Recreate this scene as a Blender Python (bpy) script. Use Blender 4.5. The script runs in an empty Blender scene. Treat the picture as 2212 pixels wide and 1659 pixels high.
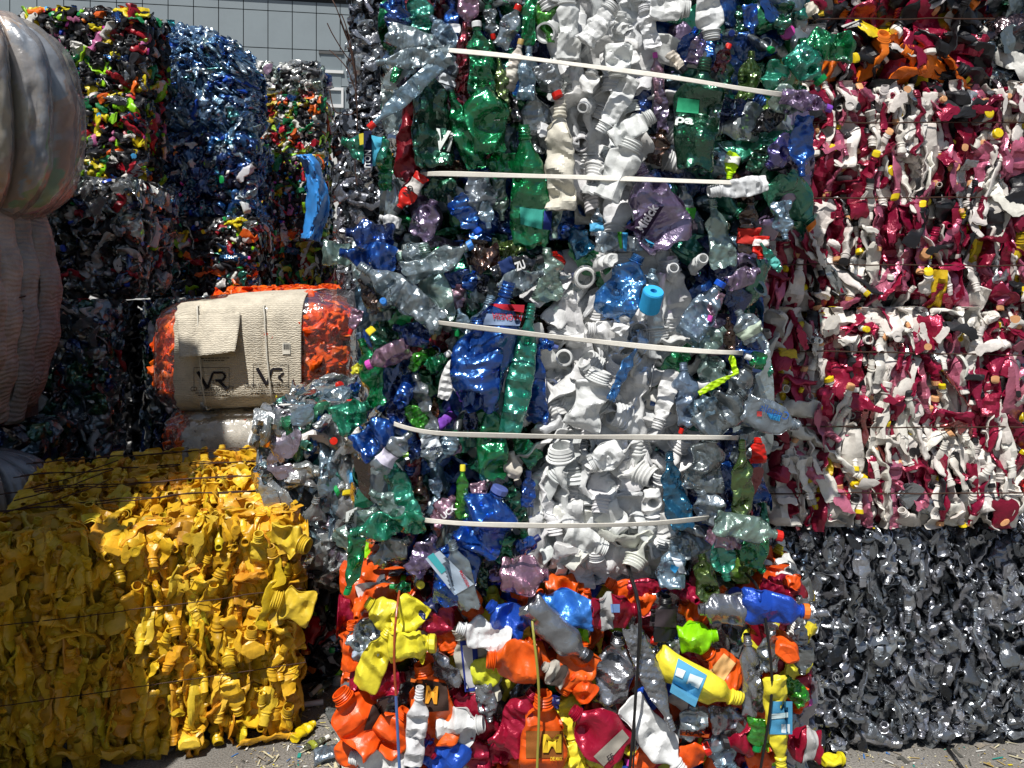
import bpy, math, random
import numpy as np
from mathutils import Vector
from mathutils.bvhtree import BVHTree
R = math.radians
SC = bpy.context.scene
COLL = SC.collection
random.seed(7)
rng = np.random.default_rng(11)

# ------------------------------------------------------------------ camera, sky, sun, exposure
EYE = 1.52          # eye height above the yard
FPX = 1900.0        # focal length in units of the 2212-wide reference frame
HOR = 560.0         # horizon row in that frame
cam_d = bpy.data.cameras.new("camera")
cam = bpy.data.objects.new("camera", cam_d)
COLL.objects.link(cam)
cam.location = (0, 0, EYE)
cam.rotation_euler = (R(90), 0, 0)
cam_d.sensor_width = 36.0
cam_d.lens = 36.0 * FPX / 2212.0
cam_d.shift_y = -(829.5 - HOR) / 2212.0
cam_d.clip_start = 0.05
cam_d.clip_end = 400
SC.camera = cam

SUN = Vector((-0.20, -0.47, 0.86)).normalized()      # towards the sun
world = bpy.data.worlds.new("World")
SC.world = world
world.use_nodes = True
wn = world.node_tree.nodes
wl = world.node_tree.links
bg = wn["Background"]
sky = wn.new("ShaderNodeTexSky")
sky.sky_type = 'NISHITA'
sky.sun_disc = False
sky.sun_elevation = math.asin(SUN.z)
sky.sun_rotation = math.atan2(SUN.x, SUN.y) % (2 * math.pi)
wl.new(sky.outputs[0], bg.inputs[0])
bg.inputs[1].default_value = 0.056
sl = bpy.data.lights.new("sun", 'SUN')
sl.energy = 4.7
sl.angle = R(0.5)
sl.color = (1.0, 0.96, 0.90)
so = bpy.data.objects.new("sun", sl)
so.rotation_euler = (-SUN).to_track_quat('-Z', 'Y').to_euler()
COLL.objects.link(so)
SC.view_settings.view_transform = 'Standard'
SC.view_settings.look = 'None'
SC.view_settings.gamma = 1
SC.view_settings.exposure = 0.25
try:
    SC.cycles.max_bounces = 7
    SC.cycles.diffuse_bounces = 3
    SC.cycles.glossy_bounces = 3
    SC.cycles.transparent_max_bounces = 10
    SC.cycles.use_denoising = True
    SC.cycles.caustics_reflective = False
    SC.cycles.caustics_refractive = False
except Exception:
    pass

# ------------------------------------------------------------------ small helpers
def lin(hexs):
    c = [int(hexs[i:i + 2], 16) / 255 for i in (0, 2, 4)]
    return np.array([x / 12.92 if x <= .04045 else ((x + .055) / 1.055) ** 2.4 for x in c])

def at(u, v, d):
    """point at depth d that stands at (u, v) of the reference frame"""
    return np.array([(u - 1106) / FPX * d, d, EYE - (v - HOR) / FPX * d])

def smooth(a, b, x):
    t = np.clip((x - a) / (b - a), 0, 1)
    return t * t * (3 - 2 * t)

def tri(x):
    return 2 * np.abs(2 * (x - np.floor(x + .5))) - 1

MATS = {}
def nodes_of(name):
    m = bpy.data.materials.new(name)
    m.use_nodes = True
    nt = m.node_tree
    for n in list(nt.nodes):
        nt.nodes.remove(n)
    out = nt.nodes.new("ShaderNodeOutputMaterial")
    MATS[name] = m
    return m, nt, out

def dirt_colour(nt, lo=0.78, scale=22.0, attr=True, col=None):
    """base colour (from the mesh attribute or fixed) with blotchy wear"""
    if attr:
        a = nt.nodes.new("ShaderNodeAttribute"); a.attribute_name = "Col"
        src = a.outputs["Color"]
    else:
        a = nt.nodes.new("ShaderNodeRGB"); a.outputs[0].default_value = (*col, 1)
        src = a.outputs[0]
    g = nt.nodes.new("ShaderNodeNewGeometry")
    n = nt.nodes.new("ShaderNodeTexNoise")
    n.inputs["Scale"].default_value = scale
    n.inputs["Detail"].default_value = 6
    n.inputs["Roughness"].default_value = .7
    nt.links.new(g.outputs["Position"], n.inputs["Vector"])
    mr = nt.nodes.new("ShaderNodeMapRange")
    mr.inputs[1].default_value = .35; mr.inputs[2].default_value = .6
    mr.inputs[3].default_value = lo; mr.inputs[4].default_value = 1.0
    nt.links.new(n.outputs["Fac"], mr.inputs[0])
    mx = nt.nodes.new("ShaderNodeMix"); mx.data_type = 'RGBA'; mx.blend_type = 'MULTIPLY'
    mx.inputs[0].default_value = 1
    nt.links.new(src, mx.inputs[6])
    nt.links.new(mr.outputs[0], mx.inputs[7])
    return mx.outputs[2], n, g

def crinkle(nt, g, strength, dist, sc):
    """bump like crumpled film: creases between facets plus fine noise"""
    v = nt.nodes.new("ShaderNodeTexVoronoi"); v.feature = 'DISTANCE_TO_EDGE'; v.inputs["Scale"].default_value = sc
    n = nt.nodes.new("ShaderNodeTexNoise"); n.inputs["Scale"].default_value = sc * 1.7; n.inputs["Detail"].default_value = 4
    dm = nt.nodes.new("ShaderNodeVectorMath"); dm.operation = 'MULTIPLY_ADD'
    dm.inputs[1].default_value = (.06, .06, .06)
    nt.links.new(g.outputs["Position"], n.inputs["Vector"])
    nt.links.new(n.outputs["Color"], dm.inputs[0]); nt.links.new(g.outputs["Position"], dm.inputs[2])
    nt.links.new(dm.outputs[0], v.inputs["Vector"])
    ad = nt.nodes.new("ShaderNodeMath"); ad.operation = 'MULTIPLY_ADD'; ad.inputs[1].default_value = .6
    nt.links.new(n.outputs["Fac"], ad.inputs[0]); nt.links.new(v.outputs["Distance"], ad.inputs[2])
    bm = nt.nodes.new("ShaderNodeBump"); bm.inputs["Strength"].default_value = strength
    bm.inputs["Distance"].default_value = dist
    nt.links.new(ad.outputs[0], bm.inputs["Height"])
    return bm

def plastic(name, rough, metal=0.0, spec=.5, bump=.25, bscale=60, lo=.8, coat=0.0):
    m, nt, out = nodes_of(name)
    b = nt.nodes.new("ShaderNodeBsdfPrincipled")
    c, n, g = dirt_colour(nt, lo)
    nt.links.new(c, b.inputs["Base Color"])
    b.inputs["Roughness"].default_value = rough
    b.inputs["Metallic"].default_value = metal
    b.inputs["Specular IOR Level"].default_value = spec
    b.inputs["Coat Weight"].default_value = coat
    b.inputs["Coat Roughness"].default_value = .12
    bm = crinkle(nt, g, bump, .008, bscale)
    nt.links.new(bm.outputs[0], b.inputs["Normal"])
    nt.links.new(b.outputs[0], out.inputs[0])
    return m

def clear(name, body=.20, inner=.30, rough=.10, bump=.55, bscale=13, power=.55, boost=1.3, base=.035, dist=.022):
    """thin clear plastic: see-through tint, tinted glints from the far wall, a little milky body, glossy skin"""
    m, nt, out = nodes_of(name)
    c, n, g = dirt_colour(nt, .85)
    gm = nt.nodes.new("ShaderNodeGamma"); gm.inputs[1].default_value = power
    nt.links.new(c, gm.inputs[0])
    bm = crinkle(nt, g, bump, dist, bscale)
    tr = nt.nodes.new("ShaderNodeBsdfTransparent"); nt.links.new(gm.outputs[0], tr.inputs[0])
    df = nt.nodes.new("ShaderNodeBsdfDiffuse"); nt.links.new(c, df.inputs[0]); nt.links.new(bm.outputs[0], df.inputs["Normal"])
    gi = nt.nodes.new("ShaderNodeBsdfGlossy"); gi.inputs["Roughness"].default_value = .32
    nt.links.new(gm.outputs[0], gi.inputs[0]); nt.links.new(bm.outputs[0], gi.inputs["Normal"])
    gl = nt.nodes.new("ShaderNodeBsdfGlossy"); gl.inputs["Roughness"].default_value = rough
    nt.links.new(bm.outputs[0], gl.inputs["Normal"])
    m1 = nt.nodes.new("ShaderNodeMixShader"); m1.inputs[0].default_value = inner
    nt.links.new(tr.outputs[0], m1.inputs[1]); nt.links.new(gi.outputs[0], m1.inputs[2])
    m2 = nt.nodes.new("ShaderNodeMixShader"); m2.inputs[0].default_value = body
    nt.links.new(m1.outputs[0], m2.inputs[1]); nt.links.new(df.outputs[0], m2.inputs[2])
    fr = nt.nodes.new("ShaderNodeFresnel"); fr.inputs[0].default_value = 1.5
    nt.links.new(bm.outputs[0], fr.inputs["Normal"])
    ma = nt.nodes.new("ShaderNodeMath"); ma.operation = 'MULTIPLY_ADD'; ma.use_clamp = True
    ma.inputs[1].default_value = boost; ma.inputs[2].default_value = base
    nt.links.new(fr.outputs[0], ma.inputs[0])
    m3 = nt.nodes.new("ShaderNodeMixShader")
    nt.links.new(ma.outputs[0], m3.inputs[0])
    nt.links.new(m2.outputs[0], m3.inputs[1]); nt.links.new(gl.outputs[0], m3.inputs[2])
    nt.links.new(m3.outputs[0], out.inputs[0])
    return m

plastic("opaque", .38, 0, .42, .22, 22, .72)
plastic("pearl", .28, .35, .6, .3, 28, .85)
plastic("silver", .26, .78, .6, .28, 26, .85)
plastic("cap", .33, 0, .5, .05, 80, .9)
plastic("paper", .75, 0, .2, .2, 120, .85)
clear("clear")
clear("film", body=.025, inner=.02, rough=.10, bump=.6, bscale=12, power=.15, boost=.8, base=.01, dist=.02)
plastic("sack", .8, 0, .2, .5, 45, .72)

def wire_mat():
    m, nt, out = nodes_of("rusty wire")
    b = nt.nodes.new("ShaderNodeBsdfPrincipled")
    b.inputs["Base Color"].default_value = (.06, .028, .018, 1)
    b.inputs["Roughness"].default_value = .7; b.inputs["Metallic"].default_value = .4
    nt.links.new(b.outputs[0], out.inputs[0])
wire_mat()

# ------------------------------------------------------------------ meshes
def build_mesh(name, pieces, smooth_angle=23):
    """pieces: list of (V, quads, material key, colour or Nx3 colours) -> one mesh"""
    keys = []
    for p in pieces:
        if p[2] not in keys:
            keys.append(p[2])
    nv = sum(len(p[0]) for p in pieces); nf = sum(len(p[1]) for p in pieces)
    V = np.empty((nv, 3)); F = np.empty((nf, 4), dtype=np.int32)
    C = np.ones((nv, 4)); M = np.empty(nf, dtype=np.int32)
    a = b = 0
    for v, q, k, c in pieces:
        V[a:a + len(v)] = v; F[b:b + len(q)] = q + a
        C[a:a + len(v), :3] = c; M[b:b + len(q)] = keys.index(k)
        a += len(v); b += len(q)
    me = bpy.data.meshes.new(name)
    me.vertices.add(nv); me.vertices.foreach_set("co", V.ravel().astype(np.float32))
    me.loops.add(nf * 4); me.loops.foreach_set("vertex_index", F.ravel())
    me.polygons.add(nf)
    me.polygons.foreach_set("loop_start", np.arange(0, nf * 4, 4, dtype=np.int32))
    me.polygons.foreach_set("material_index", M)
    me.polygons.foreach_set("use_smooth", np.full(nf, bool(smooth_angle)))
    me.update(calc_edges=True)
    at_ = me.attributes.new("Col", 'FLOAT_COLOR', 'POINT')
    at_.data.foreach_set("color", C.ravel().astype(np.float32))
    for k in keys:
        me.materials.append(MATS[k])
    if smooth_angle:
        try:
            me.set_sharp_from_angle(angle=R(smooth_angle))
        except Exception:
            pass
    return me

def obj(name, me, parent=None):
    o = bpy.data.objects.new(name, me)
    COLL.objects.link(o)
    if parent is not None:
        o.parent = parent
        o.matrix_parent_inverse = parent_inv(parent)
    return o

def parent_inv(p):
    m = world_of(p)
    return m.inverted()

def world_of(p):
    from mathutils import Matrix
    m = Matrix.LocRotScale(p.location, p.rotation_euler, p.scale)
    if p.parent is not None:
        m = world_of(p.parent) @ p.matrix_parent_inverse @ m
    return m

def thing(name, label, cat, loc=(0, 0, 0), group=None):
    o = bpy.data.objects.new(name, None)
    o.empty_display_size = .1
    o.location = loc
    COLL.objects.link(o)
    o["label"] = label; o["category"] = cat
    if group:
        o["group"] = group
    return o

def tag(o, label=None, cat=None, group=None, kind=None):
    if label: o["label"] = label
    if cat: o["category"] = cat
    if group: o["group"] = group
    if kind: o["kind"] = kind
    return o

def grid_quads(nr, nc, wrap=True, off=0):
    i = np.arange(nr - 1)[:, None]
    j = np.arange(nc if wrap else nc - 1)[None, :]
    j2 = (j + 1) % nc if wrap else j + 1
    q = np.stack([i * nc + j, i * nc + j2, (i + 1) * nc + j2, (i + 1) * nc + j], -1)
    return q.reshape(-1, 4) + off

def box_piece(lo, hi, mat, col):
    x0, y0, z0 = lo; x1, y1, z1 = hi
    V = np.array([[x0, y0, z0], [x1, y0, z0], [x1, y1, z0], [x0, y1, z0],
                  [x0, y0, z1], [x1, y0, z1], [x1, y1, z1], [x0, y1, z1]], float)
    Q = np.array([[0, 3, 2, 1], [4, 5, 6, 7], [0, 1, 5, 4], [1, 2, 6, 5], [2, 3, 7, 6], [3, 0, 4, 7]])
    return (V, Q, mat, np.array(col))

def tube_piece(P, r, mat, col, n=6):
    P = np.array(P, float)
    T = np.gradient(P, axis=0)
    T /= np.linalg.norm(T, axis=1)[:, None] + 1e-9
    up = np.array([0.13, 0.31, 0.94])
    A = np.cross(T, up); A /= np.linalg.norm(A, axis=1)[:, None] + 1e-9
    B = np.cross(T, A)
    th = np.linspace(0, 2 * np.pi, n, endpoint=False)
    V = P[:, None, :] + r * (np.cos(th)[None, :, None] * A[:, None, :] + np.sin(th)[None, :, None] * B[:, None, :])
    return (V.reshape(-1, 3), grid_quads(len(P), n), mat, np.array(col))

def polyline(pts, step=.03, jit=0.0, rg=None):
    rg = rg or rng
    out = []
    for a, b in zip(pts[:-1], pts[1:]):
        a = np.array(a, float); b = np.array(b, float)
        n = max(2, int(np.linalg.norm(b - a) / step))
        for k in range(n):
            out.append(a + (b - a) * k / n)
    out.append(np.array(pts[-1], float))
    out = np.array(out)
    if jit:
        J = rg.normal(0, jit, out.shape)
        J = (J + np.roll(J, 1, 0) + np.roll(J, -1, 0)) / 3
        out[1:-1] += J[1:-1]
    return out

# ------------------------------------------------------------------ a crushed bottle
def profile(style, lod, rg):
    """(s, r): s 0 base..1 lip, r in body radii; third: crush weight; fourth: petal weight"""
    P = [(.03, .02, 1, 1), (.018, .45, 1, 1), (0, .8, 1, 1), (.02, .97, 1, .6)]
    nb = {-1: 30, 0: 17, 1: 10, 2: 4}[lod]
    s1 = {'pet': .64, 'hdpe': .66, 'tub': .72, 'jar': .66}[style]
    amp = rg.uniform(.0, .05) if style == 'pet' else .008
    if lod == -1: amp *= .35
    r0, r1 = sorted(rg.uniform(.05, s1, 2))
    for k in range(nb):
        s = .05 + (s1 - .05) * k / (nb - 1)
        P.append((s, 1 + amp * (1 if k % 2 else -1) * (1 if r0 < s < r1 else .15), 1, .15 if k < 2 else 0))
    rn = {'pet': .36, 'hdpe': .44, 'tub': .72, 'jar': .56}[style]
    ns = {-1: 10, 0: 6, 1: 3, 2: 1}[lod]
    s2 = {'pet': .87, 'hdpe': .84, 'tub': .82, 'jar': .78}[style]
    for k in range(1, ns + 1):
        t = k / (ns + 1)
        r = rn + (1 - rn) * (math.cos(t * math.pi) * .5 + .5) ** (.8)
        P.append((s1 + (s2 - s1) * t, r, 1 - t * t, 0))
    if lod == 2:
        P += [(s2, rn, .0, 0), (1, rn, 0, 0), (1, rn * .75, 0, 0), (.9, rn * .7, 0, 0), (.9, .01, 0, 0)]
    else:
        P += [(s2, rn, .05, 0), (s2 + .012, rn * 1.28, 0, 0), (s2 + .025, rn * 1.28, 0, 0), (s2 + .03, rn, 0, 0)]
        nt = 3 if lod <= 0 or style == 'tub' else 2
        a, b = s2 + .04, .985
        for k in range(nt):
            s = a + (b - a) * k / nt
            w = (b - a) / nt
            P += [(s + w * .25, rn * 1.14, 0, 0), (s + w * .7, rn * 1.0, 0, 0)]
        P += [(1, rn * 1.03, 0, 0), (1, rn * .84, 0, 0), (.93, rn * .8, 0, 0), (.80, rn * .75, .1, 0), (.79, .01, .1, 0)]
    return np.array(P), s1, s2, rn

def bottle(rg, L, W, style='pet', lod=1, cap=None, label=False, flat=None, fold=None, crumple=1.0, bend=None):
    """list of (part name, V, quads); bottle axis along +z, neck at +z, flattened in y"""
    P, s1, s2, rn = profile(style, lod, rg)
    ns = {-1: 44, 0: 26, 1: 16, 2: 8}[lod]
    flat = rg.uniform(.3, .75) if flat is None else flat
    Rb = W / 2 / (1 + .28 * (1 - flat))
    th = np.linspace(0, 2 * np.pi, ns, endpoint=False) + .1
    s = P[:, 0][:, None]; r = P[:, 1][:, None]; w = P[:, 2][:, None]; pw = P[:, 3][:, None]
    rr = r * (1 + .10 * pw * np.cos(5 * th)[None, :])
    neck_scale = 1.0
    if style == 'pet' and Rb > .03:
        neck_scale = min(1.0, .0145 / (rn * Rb))
        neck_scale = max(neck_scale, .75)
    nsc = 1 + (neck_scale - 1) * (1 - smooth(0, .6, w))
    X = Rb * rr * nsc * np.cos(th)[None, :]
    Y = Rb * rr * nsc * np.sin(th)[None, :]
    Z = (s - .5) * L + 0 * X - .04 * L * pw * (np.cos(5 * th)[None, :] * .5 + .5) * (1 if style == 'pet' else .2)
    Wt = w + 0 * X
    # crush fields
    nf = int(rg.integers(3, 6))
    F2 = [(rg.uniform(0, math.pi), rg.uniform(0, 1), rg.uniform(1.6, 3.6), rg.uniform(.03, .09) * crumple) for _ in range(3 if lod <= 0 else (4 if lod == 1 else 0))]
    F1 = [(rg.uniform(0, math.pi), rg.uniform(0, 1), rg.uniform(.5, 1.5), rg.uniform(.12, .34) * crumple) for _ in range(nf)]
    D1 = [(rg.uniform(-.9, .9), rg.uniform(-.42, .3), rg.uniform(.35, 1.0), rg.uniform(.5, 1.3) * crumple, rg.choice([-1, 1])) for _ in range(6)]
    tw = rg.normal(0, .35); bx = rg.normal(0, .18); by = rg.normal(0, .15)
    if bend is not None: bx = bend
    if fold is None:
        fold = rg.random() < .22
    fz = rg.uniform(-.25, .15) * L; fa = rg.uniform(.5, 2.0) * rg.choice([-1, 1]); fax = rg.uniform(-.6, .6)
    wz = rg.uniform(0, 6.28); wa = rg.uniform(.05, .2) * crumple; wf = rg.uniform(5, 11)
    def deform(X, Y, Z, Wt):
        yr = Y / Rb; xr = X / Rb; zr = Z / L
        x = X * (1 + .28 * (1 - flat) * Wt) * (1 + wa * Wt * np.sin(wf * zr + wz))
        y = Y * (1 - (1 - flat) * Wt)
        for x0, z0, rad, dep, sg in D1:
            d = np.sqrt((xr - x0) ** 2 + ((zr - z0) * L / Rb) ** 2) / rad
            k = np.clip(1 - d, 0, 1) * Wt * (sg * yr > -.2)
            y = y - sg * k * dep * Rb * flat * 1.2
        for ang, o, fr, am in F1 + F2:
            q = (xr * math.cos(ang) + zr * L / Rb * math.sin(ang)) * fr * .5 + o
            y = y + tri(q) * am * Rb * Wt * .55
            x = x + tri(q + .3) * am * Rb * Wt * .12
        a = tw * zr * 1.0
        x, y = x * np.cos(a) - y * np.sin(a), x * np.sin(a) + y * np.cos(a)
        z = Z.copy() if hasattr(Z, 'copy') else Z
        if fold:
            t = smooth(0, .10 * L, fz + fax * x - z) * fa
            c, sn = np.cos(t), np.sin(t)
            dz = z - fz
            y, z = y * c - dz * sn, fz + y * sn + dz * c
        x = x + bx * (zr ** 2 * 2) * L * .5 + 0
        y = y + by * (zr ** 2 * 2) * L * .5
        return np.stack([x, y, z], -1)
    V = deform(X, Y, Z, Wt)
    nr = len(P)
    out = [('body', V.reshape(-1, 3), grid_quads(nr, ns))]
    if label:
        la, lb = (.14, .44) if label is True else label
        rows = [k for k in range(4, nr) if la <= P[k, 0] <= lb and P[k, 2] == 1]
        if len(rows) > 2:
            G = V[rows]
            du = np.roll(G, -1, 1) - np.roll(G, 1, 1)
            dv = np.gradient(G, axis=0)
            N = np.cross(du, dv)
            N /= np.linalg.norm(N, axis=2)[..., None] + 1e-9
            cen = G.mean(1, keepdims=True)
            sgn = np.sign(((G - cen) * N).sum(2).mean()) or 1
            out.append(('label', (G + sgn * N * .0022).reshape(-1, 3), grid_quads(len(rows), ns)))
    if cap is not None:
        nc = 24 if lod <= 0 else 12
        t2 = np.linspace(0, 2 * np.pi, nc, endpoint=False)
        rc = rn * 1.32 * Rb * neck_scale
        sa = s2 + .04
        h = max(.014, .07 * L) if style != 'tub' else .05 * L
        z1 = .5 * L + .002; z0 = z1 - h
        prof = [(z0, rc * .86), (z0, rc), (z1 - .002, rc), (z1, rc * .9), (z1 + .0005, .001)]
        ridge = 1 + (.03 if lod <= 0 else 0) * (np.arange(nc) % 2)
        CX = np.array([[q[1]] for q in prof]) * np.cos(t2)[None] * ridge
        CY = np.array([[q[1]] for q in prof]) * np.sin(t2)[None] * ridge
        CZ = np.array([[q[0]] for q in prof]) + 0 * CX
        out.append(('cap', deform(CX, CY, CZ, 0 * CX).reshape(-1, 3), grid_quads(len(prof), nc)))
    return out

def frame(axis, spin, up=np.array([0, 0, 1.0])):
    """rotation matrix whose z column is axis, turned by spin about it"""
    z = np.array(axis, float); z /= np.linalg.norm(z)
    x = np.cross(up, z)
    if np.linalg.norm(x) < 1e-3:
        x = np.array([1.0, 0, 0])
    x /= np.linalg.norm(x)
    y = np.cross(z, x)
    c, s = math.cos(spin), math.sin(spin)
    return np.stack([c * x + s * y, -s * x + c * y, z], 1)

def pick(rg, pal):
    w = np.array([p[0] for p in pal], float)
    return pal[rg.choice(len(pal), p=w / w.sum())]

def vary(rg, c, k=.15):
    c = np.array(c)
    if c.min() > .5: k = min(k, .06)
    c = c * (1 + rg.normal(0, k))
    sat = (c.max() - c.min()) / (c.max() + 1e-6)
    return np.clip(c * (1 + rg.normal(0, .008 + .04 * sat, 3)), .003, .86)

# ------------------------------------------------------------------ palettes (share, colour, material, bottle style)
def P(*rows):
    return [(r[0], lin(r[1]), r[2], r[3] if len(r) > 3 else 'pet') for r in rows]
YEL = P((6, 'e2b22c', 'opaque', 'jar'), (3, 'd6a624', 'opaque', 'hdpe'), (2, 'e8bf3c', 'opaque', 'jar'), (2, 'd89c2c', 'opaque', 'hdpe'), (1, 'd2b228', 'opaque', 'jar'), (.3, 'c48824', 'opaque', 'hdpe'))
SIL = P((5, '989ca4', 'silver', 'jar'), (4, '7c8086', 'silver', 'hdpe'), (2, 'b0b4ba', 'silver', 'jar'), (1.5, '484c52', 'silver', 'hdpe'))
MAR = P((8, 'e2ddd6', 'opaque', 'hdpe'), (3.6, '9c1c40', 'pearl', 'pet'), (2.4, 'c06c84', 'pearl', 'pet'), (.6, '26262a', 'opaque', 'hdpe'), (.4, 'a8acb0', 'silver', 'pet'), (.25, 'd8b820', 'opaque', 'hdpe'), (.5, 'b04c4c', 'clear', 'pet'))
MAR_B = P((6.5, 'dcd6d0', 'opaque', 'hdpe'), (4.6, '8c1436', 'pearl', 'pet'), (2.4, 'bc6480', 'pearl', 'pet'), (1.2, '222226', 'opaque', 'hdpe'), (.5, 'a8acb0', 'silver', 'pet'), (.35, 'd8b820', 'opaque', 'hdpe'), (.5, 'b8bcc0', 'clear', 'pet'))
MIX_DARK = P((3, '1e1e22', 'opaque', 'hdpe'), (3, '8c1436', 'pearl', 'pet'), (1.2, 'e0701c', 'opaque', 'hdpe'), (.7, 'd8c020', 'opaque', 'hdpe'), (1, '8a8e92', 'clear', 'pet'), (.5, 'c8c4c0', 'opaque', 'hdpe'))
PETS = P((3, 'b8c8cc', 'clear'), (2, '8fb4cc', 'clear'), (2, '2a9c78', 'clear'), (2, '128a44', 'clear'), (2, '1450b8', 'clear'), (1, '14286c', 'clear'), (1.2, '9c84ac', 'clear'), (.6, '4a2a1c', 'clear'), (.6, '7cae3a', 'clear'), (.5, '8a1420', 'clear'))
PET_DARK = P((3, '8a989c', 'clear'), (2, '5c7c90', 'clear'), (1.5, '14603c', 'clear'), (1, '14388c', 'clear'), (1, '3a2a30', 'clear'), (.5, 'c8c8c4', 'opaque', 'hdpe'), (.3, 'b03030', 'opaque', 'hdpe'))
WHI = P((6, 'dedfdf', 'opaque', 'tub'), (3, 'd0d3d4', 'opaque', 'tub'), (1, 'dcdcd6', 'opaque', 'tub'))
ORA = P((6, 'fc6410', 'opaque', 'pet'), (3, 'e84c08', 'opaque', 'hdpe'), (1, 'd84008', 'opaque', 'pet'))
COLM = P((4, 'e0561a', 'opaque', 'pet'), (2.2, '9c1432', 'pearl', 'pet'), (1.6, 'd6cc3c', 'opaque', 'pet'), (2.6, '9a9ea4', 'silver', 'pet'), (1.5, 'e8e8e4', 'opaque', 'hdpe'), (1.2, '1a46b0', 'pearl', 'pet'), (.5, '8cd418', 'opaque', 'pet'), (1, 'b8c0c4', 'clear', 'pet'))
MULTI = P((7, '1c1c20', 'opaque', 'hdpe'), (1.2, 'd0cdc8', 'opaque', 'hdpe'), (1.2, 'd8c420', 'opaque', 'hdpe'), (1, 'a01828', 'opaque', 'hdpe'), (.8, '8cc81c', 'opaque', 'hdpe'), (.8, 'e0641a', 'opaque', 'hdpe'), (1.5, '8c9296', 'clear'), (.8, '1450a8', 'clear'), (.6, '1a7c48', 'opaque', 'hdpe'), (.4, 'c06c98', 'opaque', 'hdpe'))
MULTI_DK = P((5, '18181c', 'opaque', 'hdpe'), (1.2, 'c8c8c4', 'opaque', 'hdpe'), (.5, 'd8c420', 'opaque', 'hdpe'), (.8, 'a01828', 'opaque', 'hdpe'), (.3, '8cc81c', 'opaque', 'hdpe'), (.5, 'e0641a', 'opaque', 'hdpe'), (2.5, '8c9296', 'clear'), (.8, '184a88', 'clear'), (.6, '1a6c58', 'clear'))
PALE = P((5, 'c8d0d2', 'clear'), (2, '98b8cc', 'clear'), (1, '48a890', 'clear'), (.6, '1450b8', 'clear'), (1, 'b8a8bc', 'clear'), (.6, '3c9c68', 'clear'), (.8, 'dcdcd8', 'opaque', 'hdpe'))
BLU = P((5, '8cb8e4', 'clear'), (3, '5c98d8', 'clear'), (2, '2a66c4', 'clear'), (2.5, 'b4d0e8', 'clear'), (.6, '1c4cb0', 'opaque', 'hdpe'), (.4, '38909c', 'clear'))
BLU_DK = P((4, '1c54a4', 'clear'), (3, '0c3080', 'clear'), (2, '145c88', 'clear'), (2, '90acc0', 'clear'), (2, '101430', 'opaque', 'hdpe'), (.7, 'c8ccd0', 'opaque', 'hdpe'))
WCL = P((5, 'd4d6d4', 'clear'), (3, 'e0e0dc', 'opaque', 'hdpe'), (1, 'a8c0b4', 'clear'), (.5, 'c8a0b8', 'clear'), (.4, '2050b0', 'clear'), (.6, '202024', 'opaque', 'hdpe'), (.3, '607c38', 'clear'))
BRI = P((4, '1c1c20', 'opaque', 'hdpe'), (1.5, '9cc83c', 'opaque', 'hdpe'), (1.2, 'c8b840', 'opaque', 'hdpe'), (1.5, 'dcdad4', 'opaque', 'hdpe'), (1.2, '1a7c48', 'opaque', 'hdpe'), (1, 'a81828', 'opaque', 'hdpe'), (.8, 'e0641a', 'opaque', 'hdpe'), (1.5, '90989c', 'clear'), (.8, '1a58a8', 'clear'))
CAPS = [lin(h) for h in ('e8e8e4', 'd02818', '1840b0', 'e0cc20', '1c9a50', 'd048a8', '86cc1c', 'e07818', '1c1c20', '48a0d8')]
CAP_Y = [lin(h) for h in ('e4c81c', 'e8e4dc', 'e8e4dc', 'd8a070', 'd8a070', '1c1c20', 'e4c81c')]

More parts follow.
